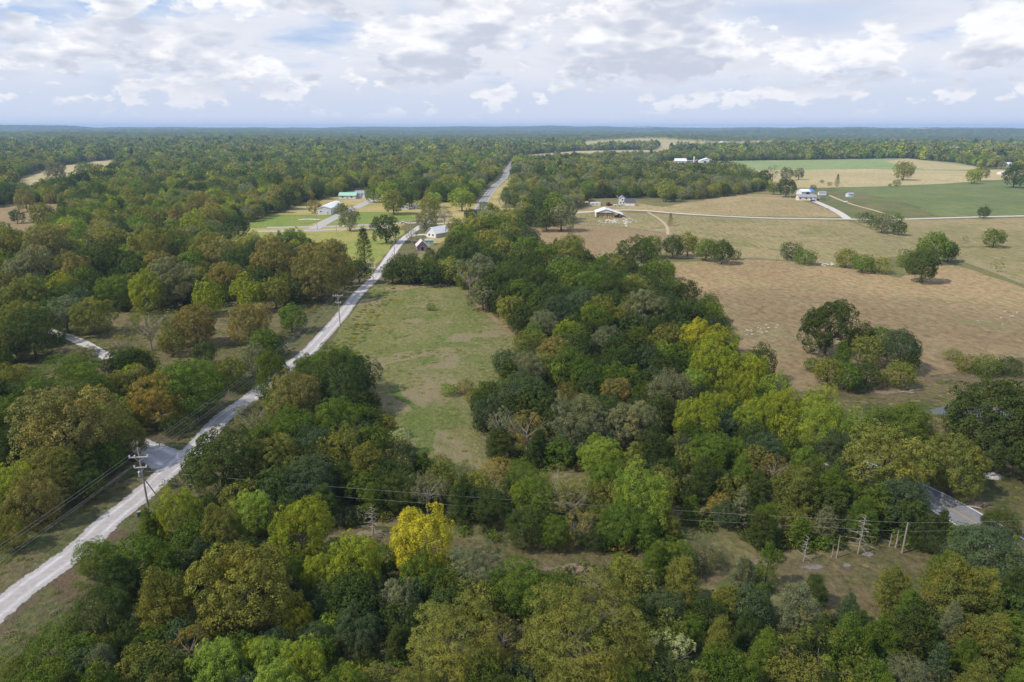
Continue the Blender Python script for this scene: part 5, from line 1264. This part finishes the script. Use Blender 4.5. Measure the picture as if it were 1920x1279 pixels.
# ------------------------------------------------------------------ dead trees, rocks, logs, fences
def snag(label, bpx, ytop, lean, nb, reach, droop, seed, twiggy=True, r0=.11):
    r = random.Random(seed); b = G(*bpx); H = height_to(b, ytop)
    t = thing('dead_tree', label, 'dead tree', (b.x, b.y, tz(b.x, b.y)), 0, 'bare dead trees')
    mb = MB(); top = Vector((lean[0] * H, lean[1] * H, H)); mb.tube([(0, 0, -.2), top * .35 + Vector((.05, 0, 0)), top * .7, top], [r0, r0 * .75, r0 * .45, r0 * .12], 8); mb.build('trunk', M_deadwood, t)
    for k in range(nb):
        f = .18 + .78 * k / max(1, nb - 1); a = k * 2.4 + r.uniform(-.5, .5); ln = reach * H * (1 - f * .75) * r.uniform(.35, 1.2)
        p = top * f; d = Vector((math.cos(a), math.sin(a), 0)); m_ = p + d * ln * .5 + Vector((0, 0, droop * ln * .2)); e = p + d * ln + Vector((0, 0, droop * ln))
        mb = MB(); mb.tube([p, m_, e], [r0 * .34, r0 * .26, r0 * .1], 5)
        if twiggy:
            for j in range(6):
                s_ = p.lerp(m_, .6) if j == 0 else m_.lerp(e, r.random()); q = s_ + Vector((d.x * .3 - d.y * r.uniform(-.35, .35), d.y * .3 + d.x * r.uniform(-.35, .35), r.uniform(-.15, .25))) * ln * .5
                mb.tube([s_, q], [r0 * .16, r0 * .08], 4)
        mb.build('branch', M_deadwood, t)


snag('bare dead cedar below the overhead wires beside the golden tree', (700, 1003), 946, (0, 0), 34, .42, -.12, 1)
snag('tall leaning dead cedar at the top of the dry clearing', (1608, 1039), 964, (.03, 0), 36, .42, -.10, 2)
snag('small dead cedar at the western end of the dry clearing', (1506, 1053), 1006, (.05, 0), 20, .4, .1, 3)
snag('broken pale trunk without branches beside the leaning dead cedar', (1568, 1046), 1003, (.01, 0), 2, .08, .3, 4, False, .12)
snag('short thin broken trunk left of the broken pale trunk', (1559, 1045), 1020, (.02, 0), 2, .1, .3, 5, False, .09)
snag('pale bare trunk in the shade under the big blue-green tree', (1679, 1027), 992, (0, 0), 4, .15, .3, 6, False, .16)
snag('thin bare trunk left of the pale one under the blue-green tree', (1667, 1024), 998, (.05, 0), 8, .3, .2, 7)
snag('pale dead trunk standing in the clump on the brown pasture', (1606, 690), 654, (0, 0), 3, .1, .4, 8, False, .22)
snag('bare white branching tree in the western grass clearing', (378, 655), 612, (-.05, 0), 9, .45, .55, 9, True, .16)
snag('grey dead brush left of the dead cedar under the wires', (640, 985), 962, (0, 0), 22, .75, .35, 10, True, .08)
snag('bare grey top showing in the golden part of the tree belt', (1339, 700), 632, (0, 0), 12, .2, .5, 11, True, .14)
snag('bare forked dead limbs beside the grey oak in the clearing', (195, 705), 670, (.2, 0), 10, .5, .5, 12, True, .14)


def rock_mesh(seed):
    bm = bmesh.new(); bmesh.ops.create_icosphere(bm, subdivisions=2, radius=.5)
    for v in bm.verts:
        q = v.co.copy(); v.co = q * (1 + .35 * mnoise.noise(q * 2.3 + Vector((seed, 0, 0)))); v.co.z *= .5
    me = bpy.data.meshes.new('limestone_rock'); bm.to_mesh(me); bm.free(); me.materials.append(M_stone); return me


RM = [rock_mesh(k * 3.1) for k in range(4)]; rr = random.Random(4)
def rocks(nm, label, cx, cy, wx, wy, n, smin, smax):
    mb = MB()
    for k in range(n):
        c = G(cx + rr.gauss(0, wx / 2.6), cy + rr.gauss(0, wy / 2.6)); s_ = rr.uniform(smin, smax); me = RM[k % 4]; a = rr.random() * 6.28
        vs = [(c.x + (v.co.x * math.cos(a) - v.co.y * math.sin(a)) * s_ * 1.5, c.y + (v.co.x * math.sin(a) + v.co.y * math.cos(a)) * s_, tz(c.x, c.y) + (v.co.z + .06) * s_) for v in me.vertices]
        mb.add(vs, [tuple(p.vertices) for p in me.polygons])
    kind(mb.build(nm, M_stone), 'stuff', label)


rocks('limestone_rubble', 'scattered flat white limestone pieces on the brown pasture', 1420, 619, 50, 16, 20, .25, .65)
rocks('limestone_rubble', 'pale limestone pieces at the far side of the brown pasture', 1880, 592, 60, 20, 18, .2, .55)
rocks('limestone_rubble', 'white stone heap in front of the hay barn', 1148, 415, 30, 6, 34, .5, 1.3)
rocks('limestone_rubble', 'white debris heap right of the hay barn', 1178, 416, 16, 9, 26, .5, 1.5)
rocks('limestone_rubble', 'pale stones at the gap between the pasture hedges', 1552, 496, 18, 3, 14, .4, 1.0)
bo = link('boulder', RM[1], None, G(1862, 894)); bo.scale = (3.4, 2.4, 2.6); tag(bo, 'grey boulder under the big oak by the paved road', 'boulder')
for (px, py, ln, a, lb) in ((1828, 953, 1.9, -.35, 'short white log beside the paved road'), (1718, 732, 4.0, .3, 'pale fallen branch at the foot of the pasture clump'), (1700, 737, 3.2, -.2, 'second pale fallen branch left of the other at the clump')):
    c = G(px, py); mb = MB(); mb.tube([(-ln / 2, 0, .14), (0, .1, .17), (ln / 2, 0, .14)], [.15, .13, .08], 7)
    lg_ = thing('fallen_log', lb, 'log', (c.x, c.y, .02), a); mb.build('trunk', M_deadwood, lg_)
    for k in range(3): mb = MB(); x = -ln / 3 + k * ln / 4; mb.tube([(x, 0, .15), (x + .5, .5 * (-1) ** k, .35)], [.05, .03], 5); mb.build('branch', M_deadwood, lg_)
ub = thing('utility_box', 'small dark utility box on the verge below the near power pole', 'utility box', G(262, 969), R(20)); mb = MB(); mb.box((0, 0, .45), (.5, .4, .9)); mb.build('cabinet', plain('dark_green_metal', (.05, .06, .06), .5, .1, 2.0), ub); mb = MB(); mb.box((0, 0, .94), (.56, .46, .07)); mb.build('lid', M_grey, ub)


def fence(label, px, sp=6.0):
    ln = [G(*p) for p in px]; t = thing('wire_fence', label, 'fence', (0, 0, 0)); pm = None; k = 0
    mb0 = MB(); mb0.tube([(0, 0, 0), (0, 0, 1.3)], .09, 6); pm = mb0.mesh('post', M_pole)
    for a, b in zip(ln[:-1], ln[1:]):
        n = max(1, int((b - a).length / sp))
        for i in range(n):
            q = a.lerp(b, i / n); link('post', pm, t, (q.x, q.y, tz(q.x, q.y))); k += 1
    for z in (.4, .8, 1.15):
        mb = MB(); mb.tube([(p.x, p.y, z) for p in ln], .02, 4); mb.build('wire', M_wire, t)


fence('wire fence along the near edge of the olive pasture', [(1085, 422), (1180, 428), (1245, 438), (1262, 486), (1430, 486), (1560, 497)])
fence('wire fence between the brown pasture and the green one', [(1790, 487), (1850, 507), (1920, 536), (2000, 575)])
fence('wire fence beside the gravel road on the oak clearing side', [(300, 838), (372, 790), (430, 742), (482, 700), (540, 650), (580, 610)], 5.0)

# ------------------------------------------------------------------ the air: pale summer haze over the whole landscape
HAZE = 1.0e-4
HTOP = max(CAM_H + 8, max(v.co.z for v in bpy.data.objects['hills'].data.vertices) + 4)
hb = MB(); hb.box((0, 0, (HTOP - 1.6) / 2), (25600, 25600, HTOP + 1.6)); print('haze top', HTOP)     # one metre under the ground to just above the hills' trees
m = bpy.data.materials.new('haze'); m.use_nodes = True; nt = NT(m.node_tree); nt.n.clear()
out = nt.node('ShaderNodeOutputMaterial'); pv = nt.node('ShaderNodeVolumePrincipled')
pv.inputs['Color'].default_value = (.44, .66, 1.0, 1); pv.inputs['Density'].default_value = HAZE
nt.l.new(pv.outputs[0], out.inputs['Volume'])
ho = hb.build('haze', m); kind(ho, 'stuff', 'pale blue summer haze over the whole landscape')

# a cumulus up-sun of the foreground: its shade lies over the near woods, well above and behind the view
def shade_cloud(gx, gy, alt, half, dens, seed, label):
    bm = bmesh.new(); bmesh.ops.create_icosphere(bm, subdivisions=5, radius=1.0)
    for v in bm.verts:
        q = v.co.copy(); k = 1 + .30 * mnoise.noise(q * 1.6 + Vector((seed, 0, 0))) + .16 * mnoise.noise(q * 3.7 + Vector((0, seed, 0))) + .07 * mnoise.noise(q * 8 + Vector((0, 0, seed)))
        v.co = Vector((q.x * half[0] * k, q.y * half[1] * k, (q.z * k if q.z > 0 else q.z * .35) * half[2]))
    me = bpy.data.meshes.new('cloud'); bm.to_mesh(me); bm.free()
    m = bpy.data.materials.new('cloud_vapour'); m.use_nodes = True; nt = NT(m.node_tree); nt.n.clear()
    out = nt.node('ShaderNodeOutputMaterial'); pv = nt.node('ShaderNodeVolumePrincipled')
    pv.inputs['Color'].default_value = (.97, .97, .98, 1); pv.inputs['Density'].default_value = dens
    nt.l.new(pv.outputs[0], out.inputs['Volume']); me.materials.append(m)
    c = Vector((gx, gy, 0)) + SUN_DIR * (alt / SUN_DIR.z)
    kind(link('cloud', me, None, c), 'stuff', label)


shade_cloud(20, 95, 650, (235, 165, 90), 0.0026, 3.0, 'white cumulus high overhead shading the near woods')
